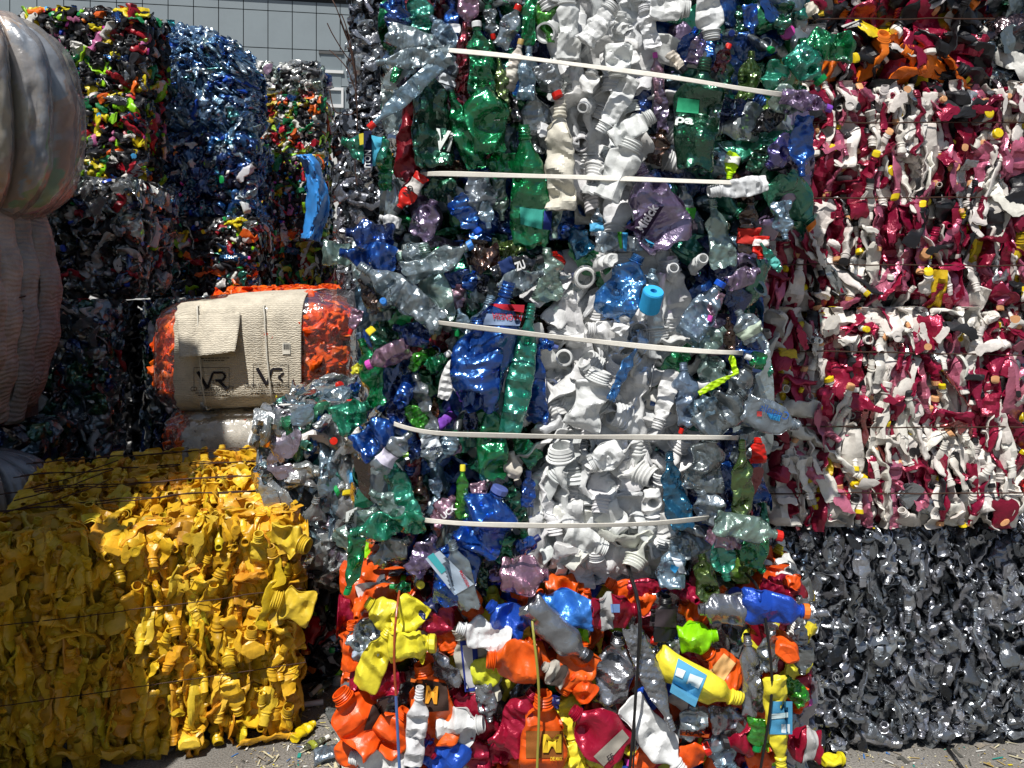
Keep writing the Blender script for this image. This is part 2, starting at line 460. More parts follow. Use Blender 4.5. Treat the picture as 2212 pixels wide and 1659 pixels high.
# ------------------------------------------------------------------ filling one face of a bale
def fill(rg, org, ea, eb, en, w, h, pal, cover=4.0, Lr=(.14, .24), Wr=(.05, .085), angle=None, out_frac=.18,
         lod=1, depth=.07, clamp=.018, wires=(), pinch=.02, caps=None, cap_p=.2, spin=1.0, mask=None, edge=.02, rnd=.05, fold=None, flatr=None, upr=None):
    """bottles pressed into the face org + a*ea + b*eb, outward normal en"""
    ar = (sum(Lr) / 2) * (sum(Wr) / 2) * .8
    N = int(cover * w * h / ar)
    nx = max(1, int(math.sqrt(N * w / h))); ny = max(1, int(N / nx))
    items = []
    for i in range(nx):
        for j in range(ny):
            a = (i + .5 + rg.uniform(-.6, .6)) / nx * w
            b = (j + .5 + rg.uniform(-.6, .6)) / ny * h
            if mask is not None and not mask(a, b):
                continue
            L = rg.uniform(*Lr); W = rg.uniform(*Wr)
            _, col, mat, sty = pick(rg, pal)
            dn = -abs(rg.normal(0, depth * .6)) - W * .18
            mode = rg.random()
            if mode < out_frac:            # neck (or base) towards the viewer
                ax = np.array([rg.normal(0, .35), rg.normal(-.15, .35), 1.0 if rg.random() < .75 else -1.0])
                dn -= L * .37
            else:
                t = (angle(rg) if angle else rg.uniform(0, 2 * math.pi))
                ax = np.array([math.cos(t), math.sin(t), rg.normal(0, .28)])
            sp = rg.normal(0, spin) if spin < 5 else rg.uniform(-1.57, 1.57)
            M = frame(ax, sp, up=np.array([0, 0, 1.0]))
            # keep the flat side roughly towards the viewer before the spin
            cp = None
            if caps and rg.random() < cap_p:
                cp = caps[rg.integers(len(caps))]
            parts = bottle(rg, L, W, sty, lod, cap=cp, fold=(False if mode < out_frac else fold), flat=(rg.uniform(*flatr) if flatr and mode >= out_frac else None))
            c0 = vary(rg, col)
            off = np.array([a, b, dn])
            res = []
            for nm, V, Q in parts:
                Q3 = V @ M.T + off
                aa, bb, nn = Q3[:, 0].copy(), Q3[:, 1].copy(), Q3[:, 2]
                nn = np.where(nn > 0, clamp * np.tanh(nn / max(clamp, 1e-4)), nn)
                # keep inside the sides softly
                for arr, m in ((aa, w), (bb, h)):
                    lo = arr < 0; arr[lo] = edge * np.tanh(arr[lo] / edge)
                    hi = arr > m; arr[hi] = m + edge * np.tanh((arr[hi] - m) / edge)
                # rounded rims
                da = np.clip((rnd - aa) / rnd, 0, 1) ** 2 + np.clip((aa - w + rnd) / rnd, 0, 1) ** 2
                db = np.clip((rnd - bb) / rnd, 0, 1) ** 2 + np.clip((bb - h + rnd) / rnd, 0, 1) ** 2
                nn = nn - rnd * .45 * (da + db)
                for wp in wires:
                    nn = nn - pinch * np.exp(-((bb - wp) / .03) ** 2)
                Wd = org + aa[:, None] * ea + bb[:, None] * eb + nn[:, None] * en
                cc = c0 if nm == 'body' else (cp if nm == 'cap' else c0)
                mk = mat if nm == 'body' else 'cap'
                res.append((nm, Wd, Q, mk, cc))
            items.append((L * W + dn * .12, res))
    return items

def core_piece(rg, org, ea, eb, ec, w, h, d, pal, inset=.07):
    """lumpy packed mass inside the bale"""
    pcs = []
    cols = [p[1] for p in pal]; ws = np.array([p[0] for p in pal]); ws = ws / ws.sum()
    def face(o, a, b, n, wa, wb):
        na = max(3, int(wa / .045)); nb = max(3, int(wb / .045))
        A, B = np.meshgrid(np.linspace(inset, wa - inset, na), np.linspace(inset, wb - inset, nb))
        Nn = -inset + rg.uniform(-.022, .022, A.shape)
        Nn[0] = Nn[-1] = -inset; Nn[:, 0] = Nn[:, -1] = -inset
        V = o + A[..., None] * a + B[..., None] * b + Nn[..., None] * n
        C = np.array([vary(rg, cols[k]) for k in rg.choice(len(cols), A.size, p=ws)])
        pcs.append((V.reshape(-1, 3), grid_quads(nb, na, False), 'opaque', C))
    face(org, ea, eb, -ec, w, h)
    face(org + ec * d, ea, eb, ec, w, h)
    face(org, ec, eb, -ea, d, h)
    face(org + ea * w, ec, eb, ea, d, h)
    face(org + eb * h, ea, ec, eb, w, d)
    face(org, ea, ec, -eb, w, d)
    return pcs

def emit(root, items, nparts, extra=None, part='bottle', stuff='packed_bottles'):
    items = sorted(items, key=lambda t: -t[0])
    for sc, res in items[:nparts]:
        nm, V, Q, mk, c = res[0]
        b = obj(part, build_mesh(part, [(V, Q, mk, c)]), root)
        for nm, V, Q, mk, c in res[1:]:
            obj(nm, build_mesh(nm, [(V, Q, mk, c)]), b)
    rest = list(extra or [])
    for sc, res in items[nparts:]:
        for nm, V, Q, mk, c in res:
            rest.append((V, Q, mk, c))
    if rest:
        s = obj(stuff, build_mesh(stuff, rest), root)
        s["kind"] = "stuff"

def upright(rg):
    return rg.choice([1, -1]) * math.pi / 2 + rg.normal(0, .35)
def steep(rg):
    return rg.choice([1, -1]) * math.pi / 2 + rg.normal(0, .22) if rg.random() < .88 else rg.uniform(0, 6.28)
def anyway(rg):
    return rg.uniform(0, 2 * math.pi)
def mostly_up(rg):
    return upright(rg) if rg.random() < .6 else anyway(rg)

def bale(name, label, cx, cy, w, d, z0, z1, yaw, pal, seed, warp=None, faces='ft', nparts=100, wires=(), wire_r=.0022, wire_jit=.002, group='baled plastic bottles stacked in the yard', front=None, **kw):
    """a rectangular bale; cx, cy is the middle of the front bottom edge"""
    rg = np.random.default_rng(seed)
    ea = np.array([math.cos(yaw), math.sin(yaw), 0.]); ec = np.array([-math.sin(yaw), math.cos(yaw), 0.]); eb = np.array([0, 0, 1.])
    org = np.array([cx, cy, z0]) - ea * w / 2
    h = z1 - z0
    root = thing(name, label, 'bale', (cx, cy, z0), group)
    items = []; low = []
    fk = dict(kw)
    if front: fk.update(front)
    if 'f' in faces:
        items += fill(rg, org, ea, eb, -ec, w, h, pal, wires=wires, **fk)
    if 't' in faces:
        items += fill(rg, org + eb * h, ea, ec, eb, w, d, pal, **{**kw, 'cover': kw.get('cover', 4) * .6})
    sk = {**kw, 'cover': kw.get('cover', 4) * .45}
    if 'r' in faces:
        low += fill(rg, org + ea * w, ec, eb, ea, d, h, pal, wires=wires, **sk)
    if 'l' in faces:
        low += fill(rg, org, ec, eb, -ea, d, h, pal, wires=wires, **sk)
    extra = core_piece(rg, org, ea, eb, ec, w, h, d, pal)
    for sc, res in low:
        for nm, V, Q, mk, c in res:
            extra.append((V, Q, mk, c))
    if warp:
        items = [(s_, [(n_, warp(V), Q, mk, c) for n_, V, Q, mk, c in r_]) for s_, r_ in items]
        extra = [(warp(p_[0]), *p_[1:]) for p_ in extra]
    emit(root, items, nparts, extra)
    for wz in wires:
        o2 = org - ec * .004
        pts = [org + ec * d * .9 + eb * wz, org - ea * .012 + ec * .3 + eb * wz, o2 + eb * wz - ea * .01,
               o2 + ea * w + eb * (wz + rg.normal(0, .006)) + ea * .01, org + ea * (w + .01) + ec * .3 + eb * wz, org + ea * w + ec * d * .9 + eb * wz]
        obj('wire', build_mesh('wire', [tube_piece(polyline(pts, .03, wire_jit, rg), wire_r, 'rusty wire', (.06, .03, .02), 5)]), root)
    return root, org, ea, eb, ec, rg

# ------------------------------------------------------------------ ground
def ground():
    n = 120
    xs = np.linspace(-45, 45, n); ys = np.linspace(-12, 60, n)
    # a finer patch close by
    X, Y = np.meshgrid(np.sign(xs) * np.abs(xs) ** 1.0, ys)
    Z = 0 * X
    V = np.stack([X, Y, Z], -1).reshape(-1, 3)
    m, nt, out = nodes_of("yard concrete")
    b = nt.nodes.new("ShaderNodeBsdfPrincipled")
    g = nt.nodes.new("ShaderNodeNewGeometry")
    n1 = nt.nodes.new("ShaderNodeTexNoise"); n1.inputs["Scale"].default_value = 3; n1.inputs["Detail"].default_value = 8
    n2 = nt.nodes.new("ShaderNodeTexNoise"); n2.inputs["Scale"].default_value = 180; n2.inputs["Detail"].default_value = 4
    vo = nt.nodes.new("ShaderNodeTexVoronoi"); vo.inputs["Scale"].default_value = 90
    for k in (n1, n2, vo):
        nt.links.new(g.outputs["Position"], k.inputs["Vector"])
    r1 = nt.nodes.new("ShaderNodeValToRGB")
    r1.color_ramp.elements[0].position = .3; r1.color_ramp.elements[0].color = (.17, .16, .145, 1)
    r1.color_ramp.elements[1].position = .7; r1.color_ramp.elements[1].color = (.30, .285, .26, 1)
    nt.links.new(n1.outputs["Fac"], r1.inputs[0])
    r2 = nt.nodes.new("ShaderNodeValToRGB")
    r2.color_ramp.elements[0].position = .35; r2.color_ramp.elements[0].color = (.55, .55, .55, 1)
    r2.color_ramp.elements[1].position = .65; r2.color_ramp.elements[1].color = (1.15, 1.15, 1.15, 1)
    nt.links.new(n2.outputs["Fac"], r2.inputs[0])
    mx = nt.nodes.new("ShaderNodeMix"); mx.data_type = 'RGBA'; mx.blend_type = 'MULTIPLY'; mx.inputs[0].default_value = 1
    nt.links.new(r1.outputs[0], mx.inputs[6]); nt.links.new(r2.outputs[0], mx.inputs[7])
    nt.links.new(mx.outputs[2], b.inputs["Base Color"])
    b.inputs["Roughness"].default_value = .9
    bm = nt.nodes.new("ShaderNodeBump"); bm.inputs["Strength"].default_value = .6; bm.inputs["Distance"].default_value = .01
    nt.links.new(n2.outputs["Fac"], bm.inputs["Height"]); nt.links.new(bm.outputs[0], b.inputs["Normal"])
    nt.links.new(b.outputs[0], out.inputs[0])
    o = obj("ground", build_mesh("ground", [(V, grid_quads(n, n, False), "yard concrete", (.2, .2, .2))]))
    o["kind"] = "structure"
ground()

# ------------------------------------------------------------------ hall behind the yard
def flat_mat(name, col, rough=.5, lo=.93, metal=0):
    m, nt, out = nodes_of(name)
    b = nt.nodes.new("ShaderNodeBsdfPrincipled")
    c, n, g = dirt_colour(nt, lo, 1.3, False, col)
    nt.links.new(c, b.inputs["Base Color"]); b.inputs["Roughness"].default_value = rough
    b.inputs["Metallic"].default_value = metal
    nt.links.new(b.outputs[0], out.inputs[0])
flat_mat("hall cladding", (.24, .285, .31), .55)
flat_mat("hall seam", (.03, .035, .04), .8)
flat_mat("hall render", (.62, .62, .60), .8)
flat_mat("hall roof edge", (.075, .085, .095), .5)
flat_mat("window frame white", (.75, .76, .76), .4)
flat_mat("window pane grey", (.22, .26, .28), .15)
flat_mat("steel lintel", (.10, .10, .10), .5)
def hall():
    yaw = R(11.5)
    ea = np.array([math.cos(yaw), math.sin(yaw), 0]); eb = np.array([0, 0, 1.]); ec = np.array([-math.sin(yaw), math.cos(yaw), 0])
    D = 24.0
    o0 = at(640, 560, D); o0[2] = 0
    root = thing("hall_building", "long grey panel-clad industrial hall with white lower wall behind the bales", "building", tuple(o0))
    def bx(a0, a1, n0, n1, b0, b1, mat):
        vs = []
        for z in (b0, b1):
            for a, n in ((a0, n0), (a1, n0), (a1, n1), (a0, n1)):
                vs.append(o0 + ea * a - ec * n + eb * z)
        Q = np.array([[0, 3, 2, 1], [4, 5, 6, 7], [0, 1, 5, 4], [1, 2, 6, 5], [2, 3, 7, 6], [3, 0, 4, 7]])
        return (np.array(vs), Q, mat, (.5, .5, .5))
    def zof(v):  # height on the facade near u=640 for row v
        return EYE - (v - HOR) / FPX * D
    zt = zof(3); zb = zof(240)
    w0 = bx(-14, 16, -6, .0, zb, zt + .1, "hall seam")
    obj("wall", build_mesh("wall", [w0], 0), root)
    pw = 50.6 / FPX * D * 1.0; rows = [zb, zof(184), zof(107), zof(27), zt]
    pcs = []
    k0 = (582 - 640) / FPX * D
    wa0, wa1 = (687 - 640) / FPX * D * 1.01, (738 - 640) / FPX * D * 1.02
    for i in range(-24, 28):
        a0 = k0 + i * pw; a1 = a0 + pw - .022
        for r0, r1 in zip(rows[:-1], rows[1:]):
            pcs.append(bx(a0, a1, -.02, .04, r0 + .012, r1 - .012, "hall cladding"))
    obj("cladding", build_mesh("cladding", pcs, 0), root)
    obj("lower_wall", build_mesh("lower_wall", [bx(-14, 16, -6, .08, 0, zb - .02, "hall render")], 0), root)
    obj("roof_edge", build_mesh("roof_edge", [bx(-14.3, 16.3, -6.5, .14, zt + .1, zt + .75, "hall roof edge")], 0), root)
    # windows low in the cladding
    for k in range(-6, 8):
        s = k * (wa1 - wa0) * 4.2
        a0, a1 = wa0 + s, wa1 + s
        zl = zof(228); zm = zof(193); zh = zof(118)
        f = obj("window", build_mesh("window", [
            bx(a0, a1, .04, .09, zof(113) - .02, zof(113) + .05, "steel lintel"),
            bx(a0, a1, .04, .10, zof(152) - .05, zof(152) + .03, "window frame white"),
            bx(a0, a1, .04, .10, zof(190) - .04, zof(190) + .04, "window frame white"),
            bx(a0, a1, .04, .10, zl - .03, zl + .06, "window frame white"),
            bx(a0, a0 + .05, .04, .10, zl + .06, zof(190) - .04, "window frame white"),
            bx(a1 - .06, a1, .04, .10, zl + .06, zof(190) - .04, "window frame white"),
        ], 0), root)
        obj("pane", build_mesh("pane", [bx(a0 + .05, a1 - .06, .041, .055, zl + .06, zof(113) - .02, "window pane grey")], 0), f)
hall()

# ------------------------------------------------------------------ procedural bales
BR = dict(Lr=(.13, .24), Wr=(.05, .10))
# the yellow one in front
bale("bottle_bale", "waist-high bale of bright yellow plastic bottles, half in shade, in the left foreground", -1.115, 2.64, .95, 1.22, 0, .70, R(18.5), YEL, 101,
     faces='ftr', cover=5.0, Lr=(.11, .22), Wr=(.038, .07), angle=steep, out_frac=.24, spin=9, flatr=(.2, .5), clamp=.03, wires=(.24, .47), pinch=.018, depth=.065, wire_r=.0015)
# two yellow jars sticking out at its right edge
def yellow_jars():
    rg = np.random.default_rng(44)
    par = [o for o in bpy.data.objects if o.get('label', '').startswith('waist-high')][0]
    for u, v, L, W, ax in ((628, 1166, .125, .10, (.9, -.3, -.25)), (632, 1305, .13, .10, (-.95, -.2, .35)), (560, 1185, .12, .06, (.1, -.5, 1))):
        p = at(u, v, 2.74)
        M = frame(np.array(ax), .2, up=np.array([0, -1.0, 0]))
        V = bottle(rg, L, W, 'jar', -1, fold=False, flat=.45, crumple=.8, bend=0)[0]
        obj('bottle', build_mesh('bottle', [(V[1] @ M.T + p, V[2], 'opaque', lin('dcbc38'))]), par)
yellow_jars()
# silver bale right
SB = dict(Lr=(.085, .155), Wr=(.038, .06), cover=5.5, out_frac=.4, spin=9, flatr=(.2, .55), depth=.06, clamp=.02)
bale("bottle_bale", "big bale of crushed silver-grey bottles on the ground at the right", 1.28, 2.72, 1.30, 1.0, 0, .70, R(7), SIL, 102, faces='ft', wires=(), angle=mostly_up, **SB)
MB = dict(Lr=(.12, .23), Wr=(.036, .072), cover=5.5, out_frac=.12, spin=9, flatr=(.18, .45), depth=.06, clamp=.022, caps=CAP_Y, cap_p=.5, angle=steep)
bale("bottle_bale", "bale of white and pink-red bottles lying directly on the silver-grey bale", 1.17, 2.66, .80, 1.0, .715, 1.355, R(1), MAR, 103, faces='ftlr', wires=(.10, .30, .53), pinch=.01, **MB)
bale("bottle_bale", "bale of crimson and white bottles with yellow caps, second from the top at the right", 1.30, 2.68, 1.12, 1.0, 1.375, 2.05, R(1), MAR_B, 104, faces='ftl', wires=(.13, .33, .56), pinch=.01, **MB)
bale("bottle_bale", "dark bale with black, crimson and orange bottles at the top right", 1.10, 2.70, .74, 1.0, 2.06, 2.75, R(0), MIX_DARK, 105, faces='fl', wires=(.2,), **{**MB, 'angle': anyway, 'Wr': (.06, .11), 'Lr': (.12, .24)})
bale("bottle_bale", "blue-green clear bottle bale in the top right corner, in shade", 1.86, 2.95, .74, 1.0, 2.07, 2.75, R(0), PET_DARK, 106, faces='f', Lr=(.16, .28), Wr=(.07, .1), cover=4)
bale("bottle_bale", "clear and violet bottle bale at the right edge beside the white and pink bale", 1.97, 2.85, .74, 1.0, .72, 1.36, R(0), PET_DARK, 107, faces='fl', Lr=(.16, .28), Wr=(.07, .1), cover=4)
# behind the centre, left: silver column
SK = dict(SB); SK.update(Lr=(.12, .22), Wr=(.055, .085), cover=5)
bale("bottle_bale", "uppermost silver-grey bale behind the centre stack, loose wire ends at its left edge", -.40, 4.72, .96, .8, 2.33, 3.10, R(0), SIL, 108, faces='fl', **SK)
bale("bottle_bale", "middle silver-grey bale behind the centre stack, its top under the loose wire ends", -.42, 4.70, 1.06, .8, 1.56, 2.32, R(0), SIL, 109, faces='ftl', **SK)
bale("bottle_bale", "lower silver-grey bale behind the centre stack, mostly hidden by clear bottles", -.41, 4.72, 1.04, .8, .78, 1.55, R(0), SIL, 110, faces='fl', nparts=60, **SK)
bale("bottle_bale", "bottom silver-grey bale of the stack behind the centre", -.40, 4.75, .96, .7, 0, .77, R(0), SIL, 111, faces='f', nparts=20, **{**SK, 'cover': 2})
# clear bottles between the yellow bale and the centre
bale("bottle_bale", "pale clear and blue bottle bale between the yellow bale and the centre stack", -.50, 2.98, .72, .8, .44, 1.0, R(3), PALE, 112, faces='ftl', Lr=(.15, .27), Wr=(.065, .11), cover=5, caps=CAPS, cap_p=.35, clamp=.06, out_frac=.15)
bale("bottle_bale", "mixed bottle bale coloured dark for shade, on the ground beside the yellow bale", -.52, 3.12, .78, .7, 0, .43, R(0), MULTI_DK, 113, faces='fl', Lr=(.11, .2), Wr=(.045, .08), cover=5, caps=CAPS, cap_p=.3)  # dark palette carries the shade low in this gap

# far left wall of bales
FB = dict(lod=1, cover=5, depth=.06, out_frac=.15, clamp=.03)
def far(label, u0, u1, v0, v1, d, dep, pal, seed, faces='ftr', yaw=0, L=(.10, .20), W=(.05, .09), name="bottle_bale", **kw):
    a = at(u0, v1, d); b = at(u1, v0, d)
    return bale(name, label, (a[0] + b[0]) / 2, d, b[0] - a[0], dep, a[2], b[2], yaw, pal, seed, faces=faces, Lr=L, Wr=W, **{**FB, **kw})
def dome(V):
    V = V.copy()
    x0, x1 = -2.39, -1.62
    t = np.clip((V[:, 0] - x0) / (x1 - x0), 0, 1.1)
    k = np.clip((V[:, 2] - 2.45) / .6, 0, 1.2)
    V[:, 2] -= .26 * k * np.clip((t - .3) / .7, 0, 1.2) ** 2
    V[:, 0] -= .05 * k ** 2 * (t > .8)
    return V
far("tall many-coloured bale with black, yellow and red bottles at the upper left", 40, 308, 15, 200, 5.0, .45, MULTI, 201, W=(.04, .08), L=(.08, .17), caps=CAPS, cap_p=.2)
far("dark bale with yellow, black and lime bottles under the tall many-coloured one at the left", 60, 300, 203, 385, 4.95, .45, MULTI, 202, W=(.04, .08), L=(.08, .17), caps=CAPS, cap_p=.2)
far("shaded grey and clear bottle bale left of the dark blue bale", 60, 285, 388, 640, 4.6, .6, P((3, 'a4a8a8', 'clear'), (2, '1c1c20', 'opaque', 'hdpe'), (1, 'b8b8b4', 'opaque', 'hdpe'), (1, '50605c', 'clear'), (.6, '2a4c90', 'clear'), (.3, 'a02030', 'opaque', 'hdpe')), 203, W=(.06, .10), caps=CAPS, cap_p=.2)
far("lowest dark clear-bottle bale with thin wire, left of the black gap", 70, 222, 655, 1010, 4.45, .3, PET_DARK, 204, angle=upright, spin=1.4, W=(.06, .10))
far("added black bale with some navy bottles, standing in for shade in the left gap", 190, 330, 655, 1010, 5.3, .4, P((9, '101014', 'opaque', 'hdpe'), (1, '16204c', 'clear')), 216, faces='f', cover=3)  # black palette stands in for the deep shade of the gap
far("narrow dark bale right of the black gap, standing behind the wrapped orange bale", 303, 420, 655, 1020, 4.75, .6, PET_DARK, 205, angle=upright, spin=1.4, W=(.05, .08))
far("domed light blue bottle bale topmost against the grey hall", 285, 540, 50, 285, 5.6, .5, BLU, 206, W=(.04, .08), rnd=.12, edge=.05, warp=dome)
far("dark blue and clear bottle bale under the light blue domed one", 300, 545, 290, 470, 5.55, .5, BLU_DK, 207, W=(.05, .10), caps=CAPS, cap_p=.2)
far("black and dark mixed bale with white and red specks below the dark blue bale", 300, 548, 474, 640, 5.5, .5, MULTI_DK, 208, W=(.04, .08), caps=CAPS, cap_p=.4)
far("hidden dark mixed bale at the foot of the back stack", 312, 700, 645, 860, 5.5, .9, MULTI_DK, 209, W=(.05, .09), faces='f', nparts=20, cover=3)
far("white and clear small-bottle bale topmost beside the hall windows", 540, 688, 135, 203, 6.8, .5, WCL, 210, L=(.08, .16), W=(.05, .09), faces='ftr')
far("bright lime, red and green speckled bale below the white one beside the hall", 540, 694, 206, 335, 6.75, .5, BRI, 211, L=(.08, .15), W=(.04, .08), faces='ftr')
far("dark speckled bale behind the bright blue plastic sheet", 540, 700, 338, 520, 6.7, .5, BRI, 212, L=(.08, .15), W=(.04, .08), faces='ftr')
far("low bale of upright slim bottles above the wrapped orange bale", 540, 712, 523, 700, 6.65, .5, BRI, 213, L=(.12, .22), W=(.04, .07), faces='ftr', angle=upright)
far("small bale of upright slim mixed bottles held beside the bright blue plastic sheet", 572, 668, 335, 515, 6.2, .4, MULTI, 214, L=(.12, .2), W=(.04, .06), faces='fr', angle=upright, caps=CAPS, cap_p=.6, nparts=70)
for k, (z0, z1) in enumerate(((0, .75), (.76, 1.33))):
    p = at(630, 0, 6.9)
    bale("bottle_bale", ("lower dark bale hidden at the back beside the silver stack", "upper dark bale hidden at the back beside the silver stack")[k], p[0], 6.9, .6, .8, z0, z1 if k == 0 else 1.02, 0, MULTI_DK, 230 + k, faces='f', nparts=10, cover=2, lod=2)

# bright blue sheet hanging beside the back bales
def blue_sheet():
    rg = np.random.default_rng(5)
    out_l = [(640, 335), (652, 352), (660, 372), (664, 400), (662, 432), (660, 470), (655, 500), (650, 515)]
    out_r = [(672, 333), (690, 352), (697, 385), (706, 400), (712, 428), (710, 465), (700, 490), (690, 522)]
    nr, nc = 40, 22
    V = []
    for i in range(nr):
        t = i / (nr - 1) * (len(out_l) - 1); k = min(int(t), len(out_l) - 2); f = t - k
        a = np.array(out_l[k]) * (1 - f) + np.array(out_l[k + 1]) * f
        b = np.array(out_r[k]) * (1 - f) + np.array(out_r[k + 1]) * f
        for j in range(nc):
            s = j / (nc - 1)
            p = a * (1 - s) + b * s + (rg.normal(0, .8) if j in (0, nc - 1) else 0)
            d = 6.05 - .10 * math.sin(s * 3.1) + .03 * tri(s * 1.3 + i * .017) + .014 * tri(i * .06 - s * .7) + .01 * tri(i*.11+s*2.1) + rg.normal(0, .004)
            V.append(at(p[0], p[1], d))
    V = np.array(V)
    o = obj("plastic_sheet", build_mesh("plastic_sheet", [(V, grid_quads(nr, nc, False), 'cap', lin('3a8fe0'))], 30))
    sm = o.modifiers.new("thickness", 'SOLIDIFY'); sm.thickness = .004
    tag(o, "crumpled bright blue plastic sheet hanging off the back bales, left of the silver stack", "plastic sheet")
blue_sheet()

# ------------------------------------------------------------------ rounded wrapped bales
def rounded(cen, sx, sy, sz, nu, nv, e1=.45, e2=.5, fn=None):
    """superellipsoid whose long axis is x: rings along x, angle in the y-z plane"""
    U = np.linspace(-math.pi / 2, math.pi / 2, nu)[:, None]
    T = np.linspace(0, 2 * math.pi, nv, endpoint=False)[None, :]
    sp = lambda c, e: np.sign(c) * np.abs(c) ** e
    x = sx * sp(np.sin(U), e1) + 0 * T
    r = sp(np.cos(U), e1)
    y = -sy * r * sp(np.cos(T), e2)
    z = sz * r * sp(np.sin(T), e2)
    Pt = np.stack([x, y, z], -1)
    if fn is not None:
        Pt = fn(Pt, U, T)
    return Pt + np.array(cen)

def noise3(rg, n=7, lo=2, hi=9):
    K = [(rg.normal(0, 1, 3), rg.uniform(lo, hi), rg.uniform(0, 6.3)) for _ in range(n)]
    def f(Pt):
        s = 0
        for k, fr, ph in K:
            k = k / np.linalg.norm(k)
            s = s + np.abs(np.sin((Pt @ k) * fr + ph)) / n
        return s - .6
    return f

def wrapped_orange():
    rg = np.random.default_rng(77)
    d = 4.0
    cen = at(528, 765, d) + np.array([0, .36, 0])
    sx, sy, sz = .425, .36, .255
    root = thing("wrapped_bale", "shrink-wrapped bale of orange bottles with a beige printed paper sleeve, behind the yellow bale", "bale", (cen[0], cen[1], cen[2] - sz))
    tilt = .03
    def T(Pt):      # slight tilt of the whole bale: right side a little higher
        q = Pt - cen
        return np.stack([q[..., 0], q[..., 1], q[..., 2] + q[..., 0] * .05 - q[..., 0] ** 2 * .03], -1) + cen
    items = []
    for k in range(260):
        u = rg.uniform(-1, 1)
        side = rg.random()
        x = (-.99 + abs(rg.normal(0, .17))) if side < .45 else (.99 - abs(rg.normal(0, .22)) if side < .9 else rg.uniform(-.9, .9))
        th = rg.uniform(-1.5, 1.75)
        y = -math.cos(th); z = math.sin(th)
        e = .45
        f = (1 - min(abs(x), .999) ** 4.0) ** .25
        L = rg.uniform(.15, .24); W = rg.uniform(.075, .12)
        pos = cen + np.array([x * (sx - .0), np.sign(y) * abs(y) ** e * (sy - .045) * f, np.sign(z) * abs(z) ** e * (sz - .04) * f])
        nrm = np.array([x ** 5 * 1.4, y, z]); nrm /= np.linalg.norm(nrm)
        if rg.random() < .4 and abs(x) > .75:
            ax = np.array([np.sign(x) * 1.0, rg.normal(-.25, .3), rg.normal(0, .25)])
            pos[0] -= np.sign(x) * L * .38
        else:
            v = rg.normal(0, 1, 3); ax = v - nrm * (v @ nrm)
        M = frame(ax, rg.normal(0, .8), up=nrm)
        _, col, mat, sty = pick(rg, ORA)
        parts = bottle(rg, L, W, sty, 1, fold=False)
        c = vary(rg, col, .1)
        items.append((L * W - (.01 if y > 0 else 0), [(nm, T(V @ M.T + pos), Q, mat, c) for nm, V, Q in parts]))
    fn = noise3(rg, 6, 12, 30)
    core = T(rounded(cen, sx - .07, sy - .07, sz - .07, 30, 40))
    emit(root, items, 100, [(core.reshape(-1, 3), grid_quads(30, 40), 'opaque', lin('c84008'))])
    # printed sleeve round the front
    def sleeve_pt(x, th, off, e=.42):
        # th 0 = front, pi/2 = top, -pi/2 bottom
        c, s = math.cos(th), math.sin(th)
        y = -np.sign(c) * abs(c) ** e * (sy + .0) ; z = np.sign(s) * abs(s) ** e * (sz + .0)
        f = (1 - min(abs(x / (sx + .05)), .999) ** 6) ** .5
        nrm = np.array([0, y / sy ** 2, z / sz ** 2]); nrm /= np.linalg.norm(nrm) + 1e-9
        return cen + np.array([x, y * (.95 + .05 * f), z * (.93 + .07 * f)]) + nrm * off
    nr, nc = 90, 90
    X0 = (378 - 528) / FPX * 4.0; X1 = (652 - 528) / FPX * 4.0
    XT0 = (470 - 528) / FPX * 4.0
    wob = noise3(rg, 8, 8, 26)
    V = np.zeros((nr, nc, 3))
    for i in range(nr):
        th = -1.75 + (1.95 + 1.75) * i / (nr - 1)
        for j in range(nc):
            t = j / (nc - 1)
            top = smooth(.95, 1.15, np.array(th))
            xl = X0 * (1 - top) + XT0 * top + .004 * math.sin(i * .9)
            x = xl + (X1 - xl) * t
            p = sleeve_pt(x, th, .016)
            p = p + np.array([0, -1, .4]) * (wob(p * 1.0) * .02) + np.array([0, 0, -1]) * .0
            # the sleeve is drawn in under the two strings
            for xs in ((430 - 528) / FPX * 4.0, (573 - 528) / FPX * 4.0):
                p[1] += .012 * math.exp(-((x - xs) / .018) ** 2) * (1 if abs(th) < 1.2 else 0)
            V[i, j] = p
    V = T(V)
    m, nt, out = nodes_of("woven sleeve")
    b = nt.nodes.new("ShaderNodeBsdfPrincipled"); b.inputs["Roughness"].default_value = .7
    c, n, g = dirt_colour(nt, .72, 14, False, tuple(lin('d2c9b6')))
    nt.links.new(c, b.inputs["Base Color"])
    wv = nt.nodes.new("ShaderNodeTexWave"); wv.inputs["Scale"].default_value = 38; wv.bands_direction = 'Z'
    wv.inputs["Distortion"].default_value = 6; wv.inputs["Detail"].default_value = 3; wv.inputs["Detail Scale"].default_value = 2.5
    nt.links.new(g.outputs["Position"], wv.inputs["Vector"])
    bm = nt.nodes.new("ShaderNodeBump"); bm.inputs["Strength"].default_value = .55; bm.inputs["Distance"].default_value = .006
    nt.links.new(wv.outputs["Fac"], bm.inputs["Height"]); nt.links.new(bm.outputs[0], b.inputs["Normal"])
    nt.links.new(b.outputs[0], out.inputs[0])
    sl_ = obj("paper_sleeve", build_mesh("paper_sleeve", [(V.reshape(-1, 3), grid_quads(nr, nc, False), 'woven sleeve', (.5, .5, .5))], 60), root)
    sm = sl_.modifiers.new("thickness", 'SOLIDIFY'); sm.thickness = .003; sm.offset = -1
    bvh = BVHTree.FromPolygons([tuple(p) for p in V.reshape(-1, 3)], [tuple(q) for q in grid_quads(nr, nc, False)])
